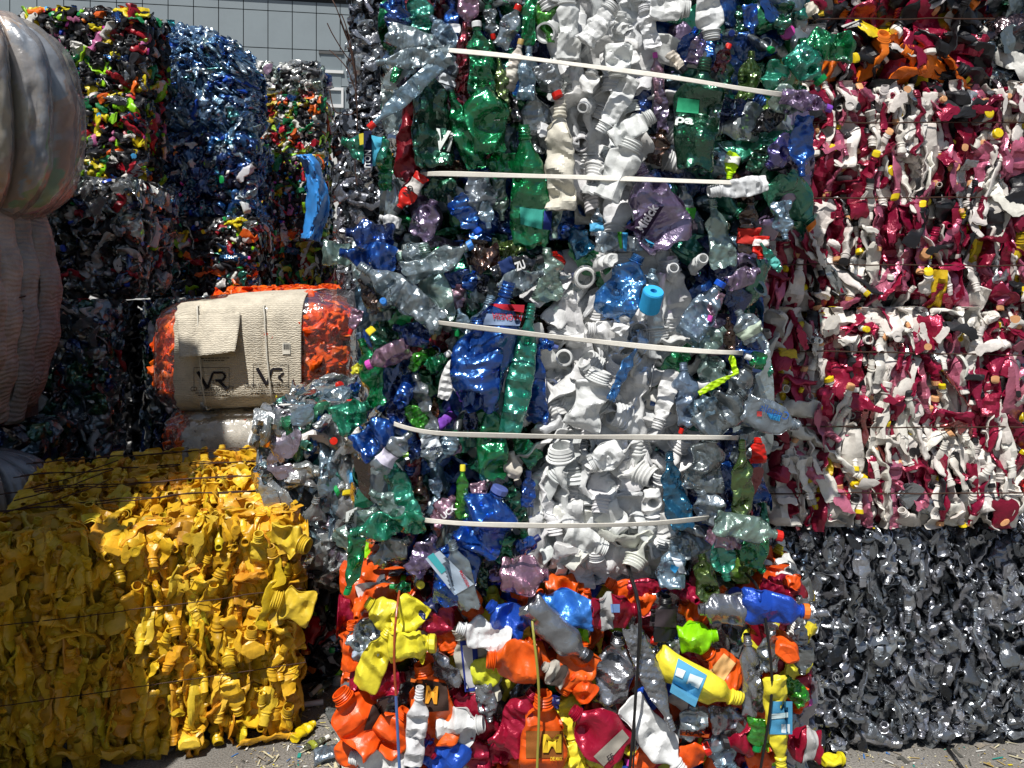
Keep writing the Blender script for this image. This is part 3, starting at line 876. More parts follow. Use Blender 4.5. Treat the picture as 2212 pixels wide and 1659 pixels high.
    def on_sleeve(u, v, off=.004):
        p = at(u, v, 1.0) - np.array([0, 0, EYE]); dr = Vector(p).normalized()
        h = bvh.ray_cast(Vector((0, 0, EYE)), dr)
        if h[0] is None:
            q = at(u, v, 4.0)
            return q
        return np.array(h[0]) - np.array(dr) * off
    # folded flap
    fl = [(383, 684), (520, 676), (518, 756), (398, 772)]
    fr, fc = 16, 30
    Vf = np.zeros((fr, fc, 3))
    for i in range(fr):
        for j in range(fc):
            s, t = i / (fr - 1), j / (fc - 1)
            a = np.array(fl[0]) * (1 - t) + np.array(fl[1]) * t
            b_ = np.array(fl[3]) * (1 - t) + np.array(fl[2]) * t
            q = a * (1 - s) + b_ * s
            q = q + np.array([0, (rg.normal(0, .5) if i == fr - 1 else 0)])
            Vf[i, j] = on_sleeve(q[0], q[1], .007) + np.array([0, -1, 0]) * (.075 * s ** 1.3 + .006 * math.sin(t * 9 + s * 2) - .02 * s * (1 - t))
    flp = obj("flap", build_mesh("flap", [(Vf.reshape(-1, 3), grid_quads(fr, fc, False), 'woven sleeve', (.5, .5, .5))], 60), sl_)
    sm = flp.modifiers.new("thickness", 'SOLIDIFY'); sm.thickness = .003
    # print on the sleeve
    def line_quads(pts, wd):
        out_ = []
        for (a, b2) in zip(pts[:-1], pts[1:]):
            a = np.array(a, float); b2 = np.array(b2, float)
            dd = b2 - a; ln = np.linalg.norm(dd); nn = np.array([-dd[1], dd[0]]) / ln * wd / 2
            m_ = max(2, int(ln / 3))
            v_ = []
            for k in range(m_ + 1):
                q = a + dd * k / m_
                v_ += [on_sleeve(*(q + nn)), on_sleeve(*(q - nn))]
            out_.append((np.array(v_), np.array([[2 * k, 2 * k + 1, 2 * k + 3, 2 * k + 2] for k in range(m_)]), 'paper', lin('26242a')))
        return out_
    def logo(ox, oy, full):
        L_ = []
        L_ += line_quads([(ox, oy), (ox + 21, oy + 36)], 7)
        L_ += line_quads([(ox + 21, oy + 36), (ox + 33, oy + 2), (ox + 55, oy + 2)], 5)
        if full:
            L_ += line_quads([(ox + 55, oy + 2), (ox + 60, oy + 10), (ox + 54, oy + 19), (ox + 38, oy + 19)], 5)
            L_ += line_quads([(ox + 46, oy + 20), (ox + 64, oy + 38)], 6)
        else:
            L_ += line_quads([(ox + 58, oy + 10), (ox + 46, oy + 20), (ox + 56, oy + 28)], 4)
        for a, b2 in (((ox - 8, oy - 9), (ox + 68, oy - 9)), ((ox + 68, oy - 9), (ox + 68, oy + 44)), ((ox - 8, oy - 9), (ox - 8, oy + 42))):
            L_ += line_quads([a, b2], .9)
        return L_
    pcs = logo(427, 803, True) + logo(555, 795, False)
    obj("logo_print", build_mesh("logo_print", pcs, 0), sl_)
    cv_text("CO... VIROPLASTIC CZ", 412, 845, 93, 9.5, -.5, on_sleeve, sl_)
    cv_text("VIROPLASTIC BEVERAGE", 527, 838, 96, 9.5, -1.5, on_sleeve, sl_)
    cv_text("CZ.", 452, 829, 13, 8, 0, on_sleeve, sl_)
    sm_ = []
    for ox, oy, w_ in ((422, 849, 72), (428, 854, 58), (540, 845, 66), (552, 850, 40), (434, 774, 62), (440, 779, 44)):
        x = 0
        while x < w_:
            l = rg.uniform(3, 8); sm_ += line_quads([(ox + x, oy - x * .012), (ox + x + l, oy - (x + l) * .012)], 1.6); x += l + 1.4
    obj("fine_print", build_mesh("fine_print", sm_, 0), sl_)
    # barcode sticker
    st = []
    for (u0, u1, v0, v1, c, of) in [(610, 627, 740, 765, 'e0dccf', .005)] + [(612 + k * 1.25, 612 + k * 1.25 + (.7 if k % 3 else .35), 742, 755, '202022', .0075) for k in range(11)]:
        v_ = np.array([on_sleeve(u0, v0, of), on_sleeve(u1, v0, of), on_sleeve(u1, v1, of), on_sleeve(u0, v1, of)])
        st.append((v_, np.array([[0, 1, 2, 3]]), 'paper', lin(c)))
    obj("barcode_sticker", build_mesh("barcode_sticker", st, 0), sl_)
    # strings
    for us in ((426, 428, 431, 436, 447), (570, 573, 577, 583, 590)):
        vs = np.linspace(662, 886, 30)
        pts = [on_sleeve(np.interp(v, np.linspace(662, 886, 5), us), v, .016) for v in vs]
        pts = [pts[0] + np.array([0, .3, .02])] + pts + [pts[-1] + np.array([0, .25, -.0])]
        obj("string", build_mesh("string", [tube_piece(polyline(pts, .02, .001, rg), .0035, 'paper', lin('d8d4c8'), 6)]), root)
    # stretch film round everything
    wr = noise3(rg, 9, 14, 45); lo_ = noise3(rg, 5, 4, 9)
    def ffn(Pt, U, T_):
        k = np.stack([Pt[..., 0] * .35, Pt[..., 1], Pt[..., 2] * 1.6], -1)
        n = Pt / (np.linalg.norm(Pt, axis=-1, keepdims=True) + 1e-9)
        w = np.array([.7, 1, 1])
        return Pt + n * w * (wr(k)[..., None] * .010 + lo_(Pt)[..., None] * .02)
    F = rounded(cen, sx + .05, sy - .004, sz + .012, 110, 130, .38, .42, ffn)
    F[..., 0] += .03 * smooth(0, .3, F[..., 0] - cen[0])
    obj("stretch_film", build_mesh("stretch_film", [(T(F).reshape(-1, 3), grid_quads(110, 130), 'film', (.93, .90, .90))], 30), root)

def cv_text(s, u, v, wpx, hpx, ang, proj, parent, col='2a282c', name="lettering", bold=0.0, extrude=0, mirror=False):
    """flat lettering laid onto a surface by the given projector; (u, v) = left end of the base line"""
    cu = bpy.data.curves.new("t", 'FONT'); cu.body = s; cu.size = 1.0
    cu.offset = bold
    to = bpy.data.objects.new("t", cu); COLL.objects.link(to)
    bpy.context.view_layer.update()
    me = bpy.data.meshes.new_from_object(to)
    bpy.data.objects.remove(to, do_unlink=True); bpy.data.curves.remove(cu)
    n = len(me.vertices)
    co = np.empty(n * 3); me.vertices.foreach_get("co", co); co = co.reshape(-1, 3)
    w = co[:, 0].max() - co[:, 0].min(); x0 = co[:, 0].min()
    X = (co[:, 0] - x0) / w * wpx; Y = co[:, 1] / .7 * hpx
    if mirror: X = wpx - X
    a = R(ang); out = np.zeros((n, 3))
    for i in range(n):
        out[i] = proj(u + X[i] * math.cos(a) + Y[i] * math.sin(a) * -1 * -1 * 0 + X[i] * 0 + Y[i] * (-math.sin(-a)) * 0 + (-Y[i]) * (-math.sin(a)),
                      v + X[i] * math.sin(a) - Y[i] * math.cos(a))
    me.vertices.foreach_set("co", out.ravel().astype(np.float32))
    me.update()
    at_ = me.attributes.new("Col", 'FLOAT_COLOR', 'POINT')
    at_.data.foreach_set("color", np.tile(np.append(lin(col), 1), n).astype(np.float32))
    me.materials.clear(); me.materials.append(MATS['paper'])
    return obj(name, me, parent)

wrapped_orange()

def lower_wrapped():
    rg = np.random.default_rng(78)
    cen = at(515, 985, 4.0) + np.array([0, .36, 0]); cen[2] = .60
    sx, sy, sz = .345, .35, .20
    root = thing("wrapped_bale", "lower bale of orange bottles in glossy creased film, under the one with the printed sleeve", "bale", (cen[0], cen[1], cen[2] - sz))
    items = []
    for k in range(170):
        side = rg.random()
        x = (-1 + abs(rg.normal(0, .1))) if side < .4 else (1 - abs(rg.normal(0, .15)) if side < .85 else rg.uniform(-.9, .9))
        th = rg.uniform(-1.4, 1.7); y = -math.cos(th); z = math.sin(th)
        L = rg.uniform(.08, .13); W = rg.uniform(.035, .06)
        pos = cen + np.array([x * (sx - .01), np.sign(y) * abs(y) ** .4 * (sy - .02), np.sign(z) * abs(z) ** .4 * (sz - .02)])
        nrm = np.array([x ** 5, y, z]); nrm /= np.linalg.norm(nrm)
        v = rg.normal(0, 1, 3); ax = v - nrm * (v @ nrm)
        M = frame(ax, rg.normal(0, .8), up=nrm)
        _, col, mat, sty = pick(rg, ORA)
        c = vary(rg, col, .1)
        items.append((L * W, [(nm, V @ M.T + pos, Q, mat, c) for nm, V, Q in bottle(rg, L, W, sty, 1)]))
    wob = noise3(rg, 8, 10, 24)
    pad = rounded(cen, sx - .035, sy + .012, sz + .008, 50, 60, .3, .4, lambda Pt, U, T_: Pt + wob(Pt)[..., None] * Pt * .16)
    emit(root, items, 100, [(rounded(cen, sx - .05, sy - .05, sz - .05, 20, 30).reshape(-1, 3), grid_quads(20, 30), 'opaque', lin('c84008'))])
    obj("padding_sheet", build_mesh("padding_sheet", [(pad.reshape(-1, 3), grid_quads(50, 60), 'sack', lin('c9c4b8'))], 60), root)
    wr = noise3(rg, 9, 20, 60)
    F = rounded(cen, sx + .03, sy + .035, sz + .03, 100, 120, .32, .38, lambda Pt, U, T_: Pt + wr(Pt)[..., None] * Pt * .14)
    obj("stretch_film", build_mesh("stretch_film", [(F.reshape(-1, 3), grid_quads(100, 120), 'film', (.93, .91, .90))], 25), root)
    # what it stands on
    bale("bottle_bale", "orange bottle bale on the ground under the two film-wrapped ones", cen[0], 4.02, .72, .7, 0, .395, 0, ORA, 79, faces='f', nparts=15, cover=2)
lower_wrapped()
# unwrapped orange one standing behind
p_ = at(590, 640, 4.85)
bale("bottle_bale", "unwrapped bale of orange bottles just showing above and behind the film-wrapped one", p_[0] + .02, 4.85, .74, .9, .62, EYE - (628 - HOR) / FPX * 4.85, R(-6), ORA, 301, faces='ftr', Lr=(.10, .18), Wr=(.04, .07), cover=6)
bale("bottle_bale", "orange bale on the ground behind, carrying the unwrapped one", p_[0] + .02, 4.9, .74, .8, 0, .61, R(-6), ORA, 302, faces='f', nparts=10, cover=2)

# ------------------------------------------------------------------ big sacks at the left edge
def sack(name, label, cat, u0, u1, v0, v1, d, depth, cols, seed, film_col, folds=13, inner='paper', e=.72):
    """d: depth of the sack's middle"""
    rg = np.random.default_rng(seed)
    a = at(u0, v1, d); b = at(u1, v0, d)
    sx = (b[0] - a[0]) / 2; sz = (b[2] - a[2]) / 2; sy = depth / 2
    cen = np.array([(a[0] + b[0]) / 2, d, (a[2] + b[2]) / 2])
    root = thing(name, label, cat, (cen[0], cen[1], a[2]))
    wob = noise3(rg, 9, 5, 18); fine = noise3(rg, 12, 22, 60)
    pl = [(rg.uniform(0, 6.28), rg.integers(5, 26), rg.uniform(.3, 1.0), rg.normal(0, .5)) for _ in range(7)]
    def seams(Pt, dented):
        ph = np.arctan2(Pt[..., 1] / sy, Pt[..., 0] / sx)
        zr = Pt[..., 2] / sz
        s = 0
        for p0, fr, am, sl in pl:
            s = s + am * (1 - np.abs(np.sin(ph * fr / 2 + p0 + sl * zr + .25 * np.sin(zr * 4 + p0)))) ** 2.2 / 3.0
        g = np.abs(np.sin(ph * folds / 2 + .5 + .3 * zr))
        h = np.sqrt(np.clip(1 - zr ** 2, 0, 1))
        k = 1 - (1 - g ** .4) * .30 * (h * .7 + .3) - s * .10 + wob(Pt) * .09 + fine(Pt) * dented
        Q = Pt.copy(); Q[..., 0] *= k; Q[..., 1] *= k; Q[..., 2] *= (1 + wob(Pt * 1.3) * .08)
        return Q
    NU, NT = 150, 320
    def ball(scale, dented):
        U = np.linspace(-math.pi / 2, math.pi / 2, NU)[:, None]; T_ = np.linspace(0, 2 * math.pi, NT, endpoint=False)[None]
        sp = lambda c, e_: np.sign(c) * np.abs(c) ** e_
        r = sp(np.cos(U), e)
        Pt = np.stack([sx * r * sp(np.cos(T_), .8), sy * r * sp(np.sin(T_), .8), sz * sp(np.sin(U), e) + 0 * T_], -1)
        return seams(Pt, dented) * scale
    In = ball(.95, .10)
    # patches of differently coloured film pressed against the skin
    seeds = rg.uniform(-1, 1, (90, 3)) * np.array([sx, sy, sz]) * 1.1
    pts = In.reshape(-1, 3) + fine(In.reshape(-1, 3))[:, None] * .12
    dd = ((pts[:, None, :] - seeds[None]) * np.array([1, 1, .45])) ** 2
    idx = dd.sum(-1).argmin(1) % len(cols)
    C = np.array([lin(c) for c in cols])[idx]
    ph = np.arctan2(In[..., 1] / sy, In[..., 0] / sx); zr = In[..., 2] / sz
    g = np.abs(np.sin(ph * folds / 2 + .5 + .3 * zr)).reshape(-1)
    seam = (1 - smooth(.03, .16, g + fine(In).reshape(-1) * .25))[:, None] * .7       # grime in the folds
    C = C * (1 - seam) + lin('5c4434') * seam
    low = smooth(.2, -.9, zr.reshape(-1))[:, None] * .45 * (wob(In).reshape(-1)[:, None] * 1.2 + .9) if False else 0
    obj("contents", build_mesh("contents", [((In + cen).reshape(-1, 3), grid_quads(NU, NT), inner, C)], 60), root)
    Fm = ball(1.0, .05)
    obj("film_wrap", build_mesh("film_wrap", [((Fm + cen).reshape(-1, 3), grid_quads(NU, NT), 'milky film', film_col)], 60), root)
    return root, cen, sx, sy, sz
clear("milky film", body=.22, inner=.06, rough=.22, bump=.3, bscale=14, power=.3, boost=.6, base=.02, dist=.015)
sack("film_sack", "bulging sack of milky film with upright folds at the upper left edge", "sack", -310, 152, 22, 492, 3.9, .95,
     ('c8dcf0', 'f0dcc8', '80b8ec', 'f0b890', '98dca0', 'f4f0ec', 'e8c8a8', 'e0a8c8', 'f0e0b8'), 401, lin('d0ccca'))
def ribbed_sack():
    """lower bundle: layered upright sheets with fine cross ribs"""
    rg = np.random.default_rng(402)
    m, nt, out = nodes_of("ribbed sheet")
    b = nt.nodes.new("ShaderNodeBsdfPrincipled"); b.inputs["Roughness"].default_value = .75
    c, n, g = dirt_colour(nt, .6, 9)
    nt.links.new(c, b.inputs["Base Color"])
    wv = nt.nodes.new("ShaderNodeTexWave"); wv.inputs["Scale"].default_value = 15; wv.bands_direction = 'Z'
    wv.inputs["Distortion"].default_value = 9; wv.inputs["Detail"].default_value = 4; wv.inputs["Detail Scale"].default_value = .7
    nt.links.new(g.outputs["Position"], wv.inputs["Vector"])
    bm = nt.nodes.new("ShaderNodeBump"); bm.inputs["Strength"].default_value = .5; bm.inputs["Distance"].default_value = .007
    nt.links.new(wv.outputs["Fac"], bm.inputs["Height"]); nt.links.new(bm.outputs[0], b.inputs["Normal"])
    nt.links.new(b.outputs[0], out.inputs[0])
    root = thing("sheet_bundle", "bundle of dirty pinkish ribbed sheets at the left edge, under the film sack", "bundle", (-2.35, 3.5, .77))
    zb, zt = .76, 1.74
    cx, cy = -2.74, 3.86       # middle of the bundle; its front and right side show
    def path(t):
        """t 0..1 runs along the front from the left and round the right side to the back"""
        if t < .45:
            return np.array([cx - .45 + (.80) * t / .45, cy - .42]), np.array([0, -1.0])
        if t < .6:
            a_ = (t - .45) / .15 * math.pi / 2
            return np.array([cx + .35 + .12 * math.sin(a_), cy - .30 - .12 * math.cos(a_)]), np.array([math.sin(a_), -math.cos(a_)])
        return np.array([cx + .47, cy - .30 + (t - .6) / .4 * .75]), np.array([1.0, 0])
    for k in range(26):
        t0 = k / 26 + rg.normal(0, .008); wd = rg.uniform(.045, .085)
        nr, nc = 60, 9
        V = np.zeros((nr, nc, 3))
        ph = rg.uniform(0, 6); lift = rg.uniform(-.05, .05); cut = rg.uniform(0, .12)
        for i in range(nr):
            t = i / (nr - 1); z = zt - (zt - zb - cut) * t
            bul = math.sin(math.pi * min(1, t * .9 + .08)) ** .7
            for j in range(nc):
                s = (j / (nc - 1) - .5) * 2
                p, n = path(min(max(t0 + s * wd * .55 + .012 * math.sin(t * 6 + ph) + .02 * (t - .5) * math.sin(ph), 0), 1))
                o_ = .11 * bul + lift - .03 * s * s + .008 * math.sin(t * 24 + ph) + .0016 * math.sin(t * 210 + 9 * math.sin(t * 13 + ph) + 3 * s)
                V[i, j] = (p[0] + n[0] * o_, p[1] + n[1] * o_, z)
        col = lin(('b8aea6', 'aaa6a2', 'b8a8a0', 'a4a09c', 'c0b4ac')[k % 5])
        o = obj("ribbed_sheet", build_mesh("ribbed_sheet", [(V.reshape(-1, 3), grid_quads(nr, nc, False), 'ribbed sheet', col)], 60), root)
        sm = o.modifiers.new("thickness", 'SOLIDIFY'); sm.thickness = .008
    obj("packing_core", build_mesh("packing_core", [box_piece((cx - .5, cy - .36, zb), (cx + .42, cy + .45, zt - .03), 'sack', lin('7c706a'))]), root)
    for z, y in ((1.27, 3.42), (1.33, 3.75)):
        pts = [(cx + .30, cy - .55, z - .03), (cx + .48, cy - .42, z), (cx + .60, cy - .1, z + .02), (cx + .6, cy + .1, z + .03)]
        obj("wire", build_mesh("wire", [tube_piece(polyline(pts, .03, .004, rg), .004, 'rusty wire', (.1, .04, .02), 5)]), root)
ribbed_sack()
sack("film_sack", "crumpled greyish white film clump low at the left edge behind the yellow bale", "sack", -200, 104, 975, 1250, 3.7, .6,
     ('b8bcc0', 'a8acb2', 'c4c6c8'), 403, lin('c8ccd0'), folds=13, e=.8)
p_ = at(-20, 0, 3.6)
bale("bottle_bale", "dark green and clear bottle bale low at the left edge, under the ribbed sheet bundle", -2.62, 3.95, .95, .6, .38, .75, 0, PET_DARK, 404, faces='ftr', cover=4, Lr=(.14, .24), Wr=(.06, .1), caps=CAPS, cap_p=.3)
bale("bottle_bale", "dark bale on the ground under the left edge bundles", -2.62, 3.97, .95, .6, 0, .37, 0, PET_DARK, 405, faces='r', nparts=10, cover=2)

# unseen stack added left of view, stepped to shape the yellow bale's shade
TALL = [(-1.40, 1.52), (-1.41, 1.5), (-1.47, 1.52), (-1.76, 1.5), (-2.0, 1.52), (-2.12, 1.5), (-2.16, 1.5)]
for k, (xr, yy) in enumerate(TALL):
    bale("bottle_bale", ("lowest", "second lowest", "third lowest", "middle", "third highest", "second highest", "topmost")[k] + " bale of the unseen shade-casting stack left of the photographer", xr - .6, yy - .5, 1.2, 1.0, k * .70, k * .70 + .69, R(2 - k % 3), PET_DARK, 500 + k, faces='fr', nparts=0, cover=1.4, lod=2, Lr=(.18, .28), Wr=(.09, .13))
# ------------------------------------------------------------------ the centre stack, bottle by bottle
S1 = .2193; S2 = .3655
REG = {'T1': (727.7, 0, S1), 'T2': (1212.8, 0, S1), 'T3': (727.7, 339.6, S1), 'T4': (1212.8, 339.6, S1),
       'M1': (727.7, 667, S1), 'M2': (1212.8, 667, S1), 'B1': (727.7, 970.2, S1), 'B2': (1212.8, 970.2, S1),
       'P2': (697.4, 1052.7, S2), 'P3': (1212.8, 1052.7, S2), 'T5': (1423.8, 0, S2)}
PX = {'clr': 'b0c2cc', 'bcl': '9cbcd4', 'gcl': 'a4c4b8', 'gry': '8c979c', 'teal': '2fa583', 'grn': '0c8c48', 'dgr': '0d4a2e', 'bgr': '3fae24',
      'blu': '1452c4', 'dbl': '12307c', 'nvy': '141e58', 'lil': '9c86b0', 'pnk': 'c090ac', 'brn': '44281c', 'olv': '50702c', 'drd': '7c1220',
      'wht': 'dee0e0', 'bei': 'd8d2c4', 'yel': 'dcd238', 'ora': 'e65a16', 'mar': '9c1434', 'sil': '989ca2', 'lim': '8cdc10', 'lbl': '3c86dc',
      'blk': '1c1c20', 'dwh': 'c4c0b4', 'tbl': '1c6c98', 'vio': '5c58a8', 'neo': 'b8ec10', 'red': 'cc2014', 'mag': 'd050b4', 'gol': 'b09458',
      'slt': '5060a0', 'cya': '40b0ec', 'mrb': '2250b8', 'pur': '8048b8', 'orc': 'f07828', 'amb': '804010'}
MATOF = {'wht': 'opaque', 'bei': 'opaque', 'yel': 'opaque', 'ora': 'opaque', 'mar': 'pearl', 'sil': 'silver', 'lim': 'opaque', 'lbl': 'pearl',
         'blk': 'opaque', 'dwh': 'opaque', 'neo': 'opaque', 'mrb': 'pearl', 'red': 'opaque'}

def hero(table, d, root, seed, items_out):
    rg = np.random.default_rng(seed)
    ids = {}
    n = 0
    for line in table.strip().splitlines():
        line = line.split('#')[0].strip()
        if not line:
            continue
        t = line.split()
        ox, oy, s = REG[t[0]]; kind = t[1]
        opt = dict(x.split('=') for x in t if '=' in x)
        t = [x for x in t if '=' not in x]
        f = [float(x) for x in t[2:] if x.replace('-', '').replace('.', '').isdigit()]
        colk = t[-1]
        col = lin(PX[colk]); mat = opt.get('mat', MATOF.get(colk, 'clear'))
        sty = opt.get('st', 'hdpe' if mat == 'opaque' else 'pet')
        off = float(opt.get('z', rg.uniform(.015, .05)))
        dd = d - off
        cap = lin(PX[opt['cap']]) if 'cap' in opt else None
        fold = False
        if kind == 'b':
            a = at(ox + f[0] * s, oy + f[1] * s, dd); b = at(ox + f[2] * s, oy + f[3] * s, dd)
            W = f[4] * s / FPX * dd
            ax = a - b; L = np.linalg.norm(ax)
            L *= 1.03
            ax = ax + np.array([0, float(opt.get('tilt', rg.normal(-.03, .08))) * L, 0])
            sp = float(opt.get('spin', rg.normal(0, .22)))
            M = frame(ax, sp, up=np.array([0, -1.0, 0])); cen = (a + b) / 2
            flat = float(opt.get('flat', rg.uniform(.28, .6)))
            if W > .55 * L: L = max(L, W * 1.25)
            parts = bottle(rg, L, W, sty, -1, cap=cap, label=('lab' in opt), flat=flat, fold=False, crumple=float(opt.get('cr', 1.05 if mat == 'clear' else .95)), bend=rg.normal(0, .06))
        else:
            W = f[2] * s / FPX * dd
            L = max(W * 1.9, .12)
            ax = {'f': np.array([rg.normal(0, .2), -1.0, rg.normal(-.1, .2)]), 'd': np.array([rg.normal(0, .2), 1.0, rg.normal(0, .2)]),
                  'c': np.array([rg.normal(0, .3), -1.0, rg.normal(-.2, .2)])}[kind]
            if kind == 'c' and cap is None:
                cap = col; 
            Wb = W if kind != 'c' else W * 2.1
            M = frame(ax, rg.uniform(0, 6), up=np.array([0, 0, 1.0]))
            cen = at(ox + f[0] * s, oy + f[1] * s, dd) + np.array([0, L * .5 - .02, 0])
            parts = bottle(rg, L, Wb, sty, 0, cap=cap, fold=False, flat=.75, crumple=.5, bend=0)
            if kind == 'c':
                col = lin(PX[opt.get('body', 'gry')]); mat = 'clear'
        pcs = []
        for nm, V, Q in parts:
            Wd = V @ M.T + cen
            c = vary(rg, col, .06) if nm == 'body' else (cap if nm == 'cap' else lin(PX.get(opt.get('lab', 'wht'), opt.get('lab', 'e0e0e0'))))
            mk = mat if nm == 'body' else ('cap' if nm == 'cap' else ('clear' if opt.get('labc') else 'paper'))
            pcs.append((nm, Wd, Q, mk, c))
        b = obj('bottle', build_mesh('bottle', [pcs[0][1:]]), root)
        lo = b
        for nm, V, Q, mk, c in pcs[1:]:
            q = obj(nm, build_mesh(nm, [(V, Q, mk, c)]), b)
            if nm == 'label': lo = q
        n += 1
        if 'id' in opt:
            src = pcs[0]
            for p in pcs:
                if p[0] == 'label': src = p
            bv = BVHTree.FromPolygons([tuple(p) for p in src[1]], [tuple(q) for q in src[2]])
            ids[opt['id']] = (bv, lo, dd, b)
    return n, ids

LAYERS = {}
def projector(bv, dd, off=.0075):
    def f(u, v):
        p = at(u, v, 1.0) - np.array([0, 0, EYE]); dr = Vector(p).normalized()
        h = bv.ray_cast(Vector((0, 0, EYE)), dr)
        if h[0] is None:
            return at(u, v, dd - .03 - off)
        return np.array(h[0]) - np.array(dr) * off
    return f

def write(ids, key, s, reg, x, y, w, h, ang, col, **kw):
    bv, par, dd, body = ids[key]
    ox, oy, sc = REG[reg]
    cv_text(s, ox + x * sc, oy + y * sc, w * sc, h * sc, ang, projector(bv, dd), par if par is body else par, col=col, **kw)

def patch(ids, key, reg, poly, col, name='label', mat='paper'):
    """a printed patch laid on a bottle: quad given by four corners"""
    bv, par, dd, body = ids[key]
    ox, oy, sc = REG[reg]
    LAYERS[id(bv)] = LAYERS.get(id(bv), 0) + 1
    pr = projector(bv, dd, .0014 + .0013 * LAYERS[id(bv)])
    n = 12
    c = [np.array(p, float) for p in poly]
    V = []
    for i in range(n):
        for j in range(n):
            s, t = i / (n - 1), j / (n - 1)
            q = (c[0] * (1 - t) + c[1] * t) * (1 - s) + (c[3] * (1 - t) + c[2] * t) * s
            V.append(pr(ox + q[0] * sc, oy + q[1] * sc))
    o = obj(name, build_mesh(name, [(np.array(V), grid_quads(n, n, False), mat, lin(col))], 50), body)
    ids[key] = (bv, o, dd, body) if False else ids[key]
    return o

def strap(root, pts, d, wpx=13, col='e6e2d8', name='strap', seed=1, mat='paper', sag=0):
    rg = np.random.default_rng(seed)
    P3 = [at(u, v, d + (dz if len(p) > 2 else 0)) for p in pts for (u, v, *r) in [p] for dz in [(r[0] if r else 0)]]
    P_ = polyline(P3, .012, 0)
    # smooth the path
    for _ in range(25):
        P_[1:-1] = (P_[:-2] + 2 * P_[1:-1] + P_[2:]) / 4
    w = wpx / FPX * d
    n = len(P_)
    T = np.gradient(P_, axis=0); T /= np.linalg.norm(T, axis=1)[:, None]
    up = np.cross(T, np.array([0, 1.0, 0])); up /= np.linalg.norm(up, axis=1)[:, None]
    nc = 7
    V = np.zeros((n, nc, 3))
    ph = rg.uniform(0, 6)
    for j in range(nc):
        s = j / (nc - 1) - .5
        ww = w * (1 + .12 * np.sin(np.arange(n) * .21 + ph))
        tw = .35 * np.sin(np.arange(n) * .045 + ph)
        V[:, j] = P_ + up * (s * ww * np.cos(tw))[:, None] + np.array([0, -1, 0]) * (s * ww * np.sin(tw) + .00025 * np.sin(j * 2.6))[:, None]
    o = obj(name, build_mesh(name, [(V.reshape(-1, 3), grid_quads(n, nc, False), mat, lin(col))], 60), root)
    sm = o.modifiers.new("thickness", 'SOLIDIFY'); sm.thickness = .0012
    return o

def centre(label, cx, w, z0, z1, d, pal, seed, table, heroseed, white=None, nfill=40, fillk={}, whitek={}, depth=1.0, lab2=None):
    rg = np.random.default_rng(seed)
    ea = np.array([1., 0, 0]); eb = np.array([0, 0, 1.]); ec = np.array([0, 1., 0])
    org = np.array([cx - w / 2, d, z0]); h = z1 - z0
    root = thing('bottle_bale', label, 'bale', (cx, d, z0), 'baled plastic bottles stacked in the yard')
    def inw(a, b):
        u = 1106 + (org[0] + a) / d * FPX; v = HOR + (EYE - z0 - b) / d * FPX
        return white(u, v)
    nh, ids = hero(table, d, root, heroseed, None)
    fk = dict(cover=4.5, Lr=(.18, .32), Wr=(.08, .135), angle=anyway, out_frac=.2, lod=0, clamp=.03, depth=.06, caps=CAPS, cap_p=.16, spin=.7)
    fk.update(fillk)
    items = fill(rg, org, ea, eb, -ec, w, h, pal, mask=(lambda a, b: not inw(a, b)) if white else None, **fk)
    witems = []
    if white:
        wk = dict(cover=7, Lr=(.14, .25), Wr=(.055, .095), flatr=(.2, .5), angle=mostly_up, out_frac=.28, lod=0, clamp=.035, depth=.05, spin=.9)
        wk.update(whitek)
        witems = fill(rg, org, ea, eb, -ec, w, h, WHI, mask=inw, **wk)
        for i, it in enumerate(witems):
            for r in it[1]:
                r[1][:, 1] -= .05
    rt = fill(rg, org + ea * w, ec, eb, ea, depth, h, pal, **{**fk, 'cover': 2.2, 'lod': 1})
    lf = fill(rg, org, ec, eb, -ea, depth, h, pal, **{**fk, 'cover': 2.2, 'lod': 1})
    tp = fill(rg, org + eb * h, ea, ec, eb, w, depth, pal, **{**fk, 'cover': 2.2, 'lod': 1})
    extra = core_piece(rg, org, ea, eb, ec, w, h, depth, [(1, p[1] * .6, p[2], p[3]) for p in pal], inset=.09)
    for sc, res in rt + lf + tp:
        for nm, V, Q, mk, c in res:
            extra.append((V, Q, mk, c))
    left = max(0, 100 - nh)
    if witems:
        witems.sort(key=lambda t: -t[0])
        nw = min(left * 3 // 5, len(witems))
        take = witems[:nw]
        for sc, res in witems[nw:]:
            for r in res: extra.append(r[1:])
        items.sort(key=lambda t: -t[0])
        k = left - nw
        for sc, res in items[k:]:
            for r in res: extra.append(r[1:])
        emit(root, take + items[:k], 999, extra=None)
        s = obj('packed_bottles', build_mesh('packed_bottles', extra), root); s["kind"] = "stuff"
    else:
        emit(root, items, left, extra)
    return root, ids

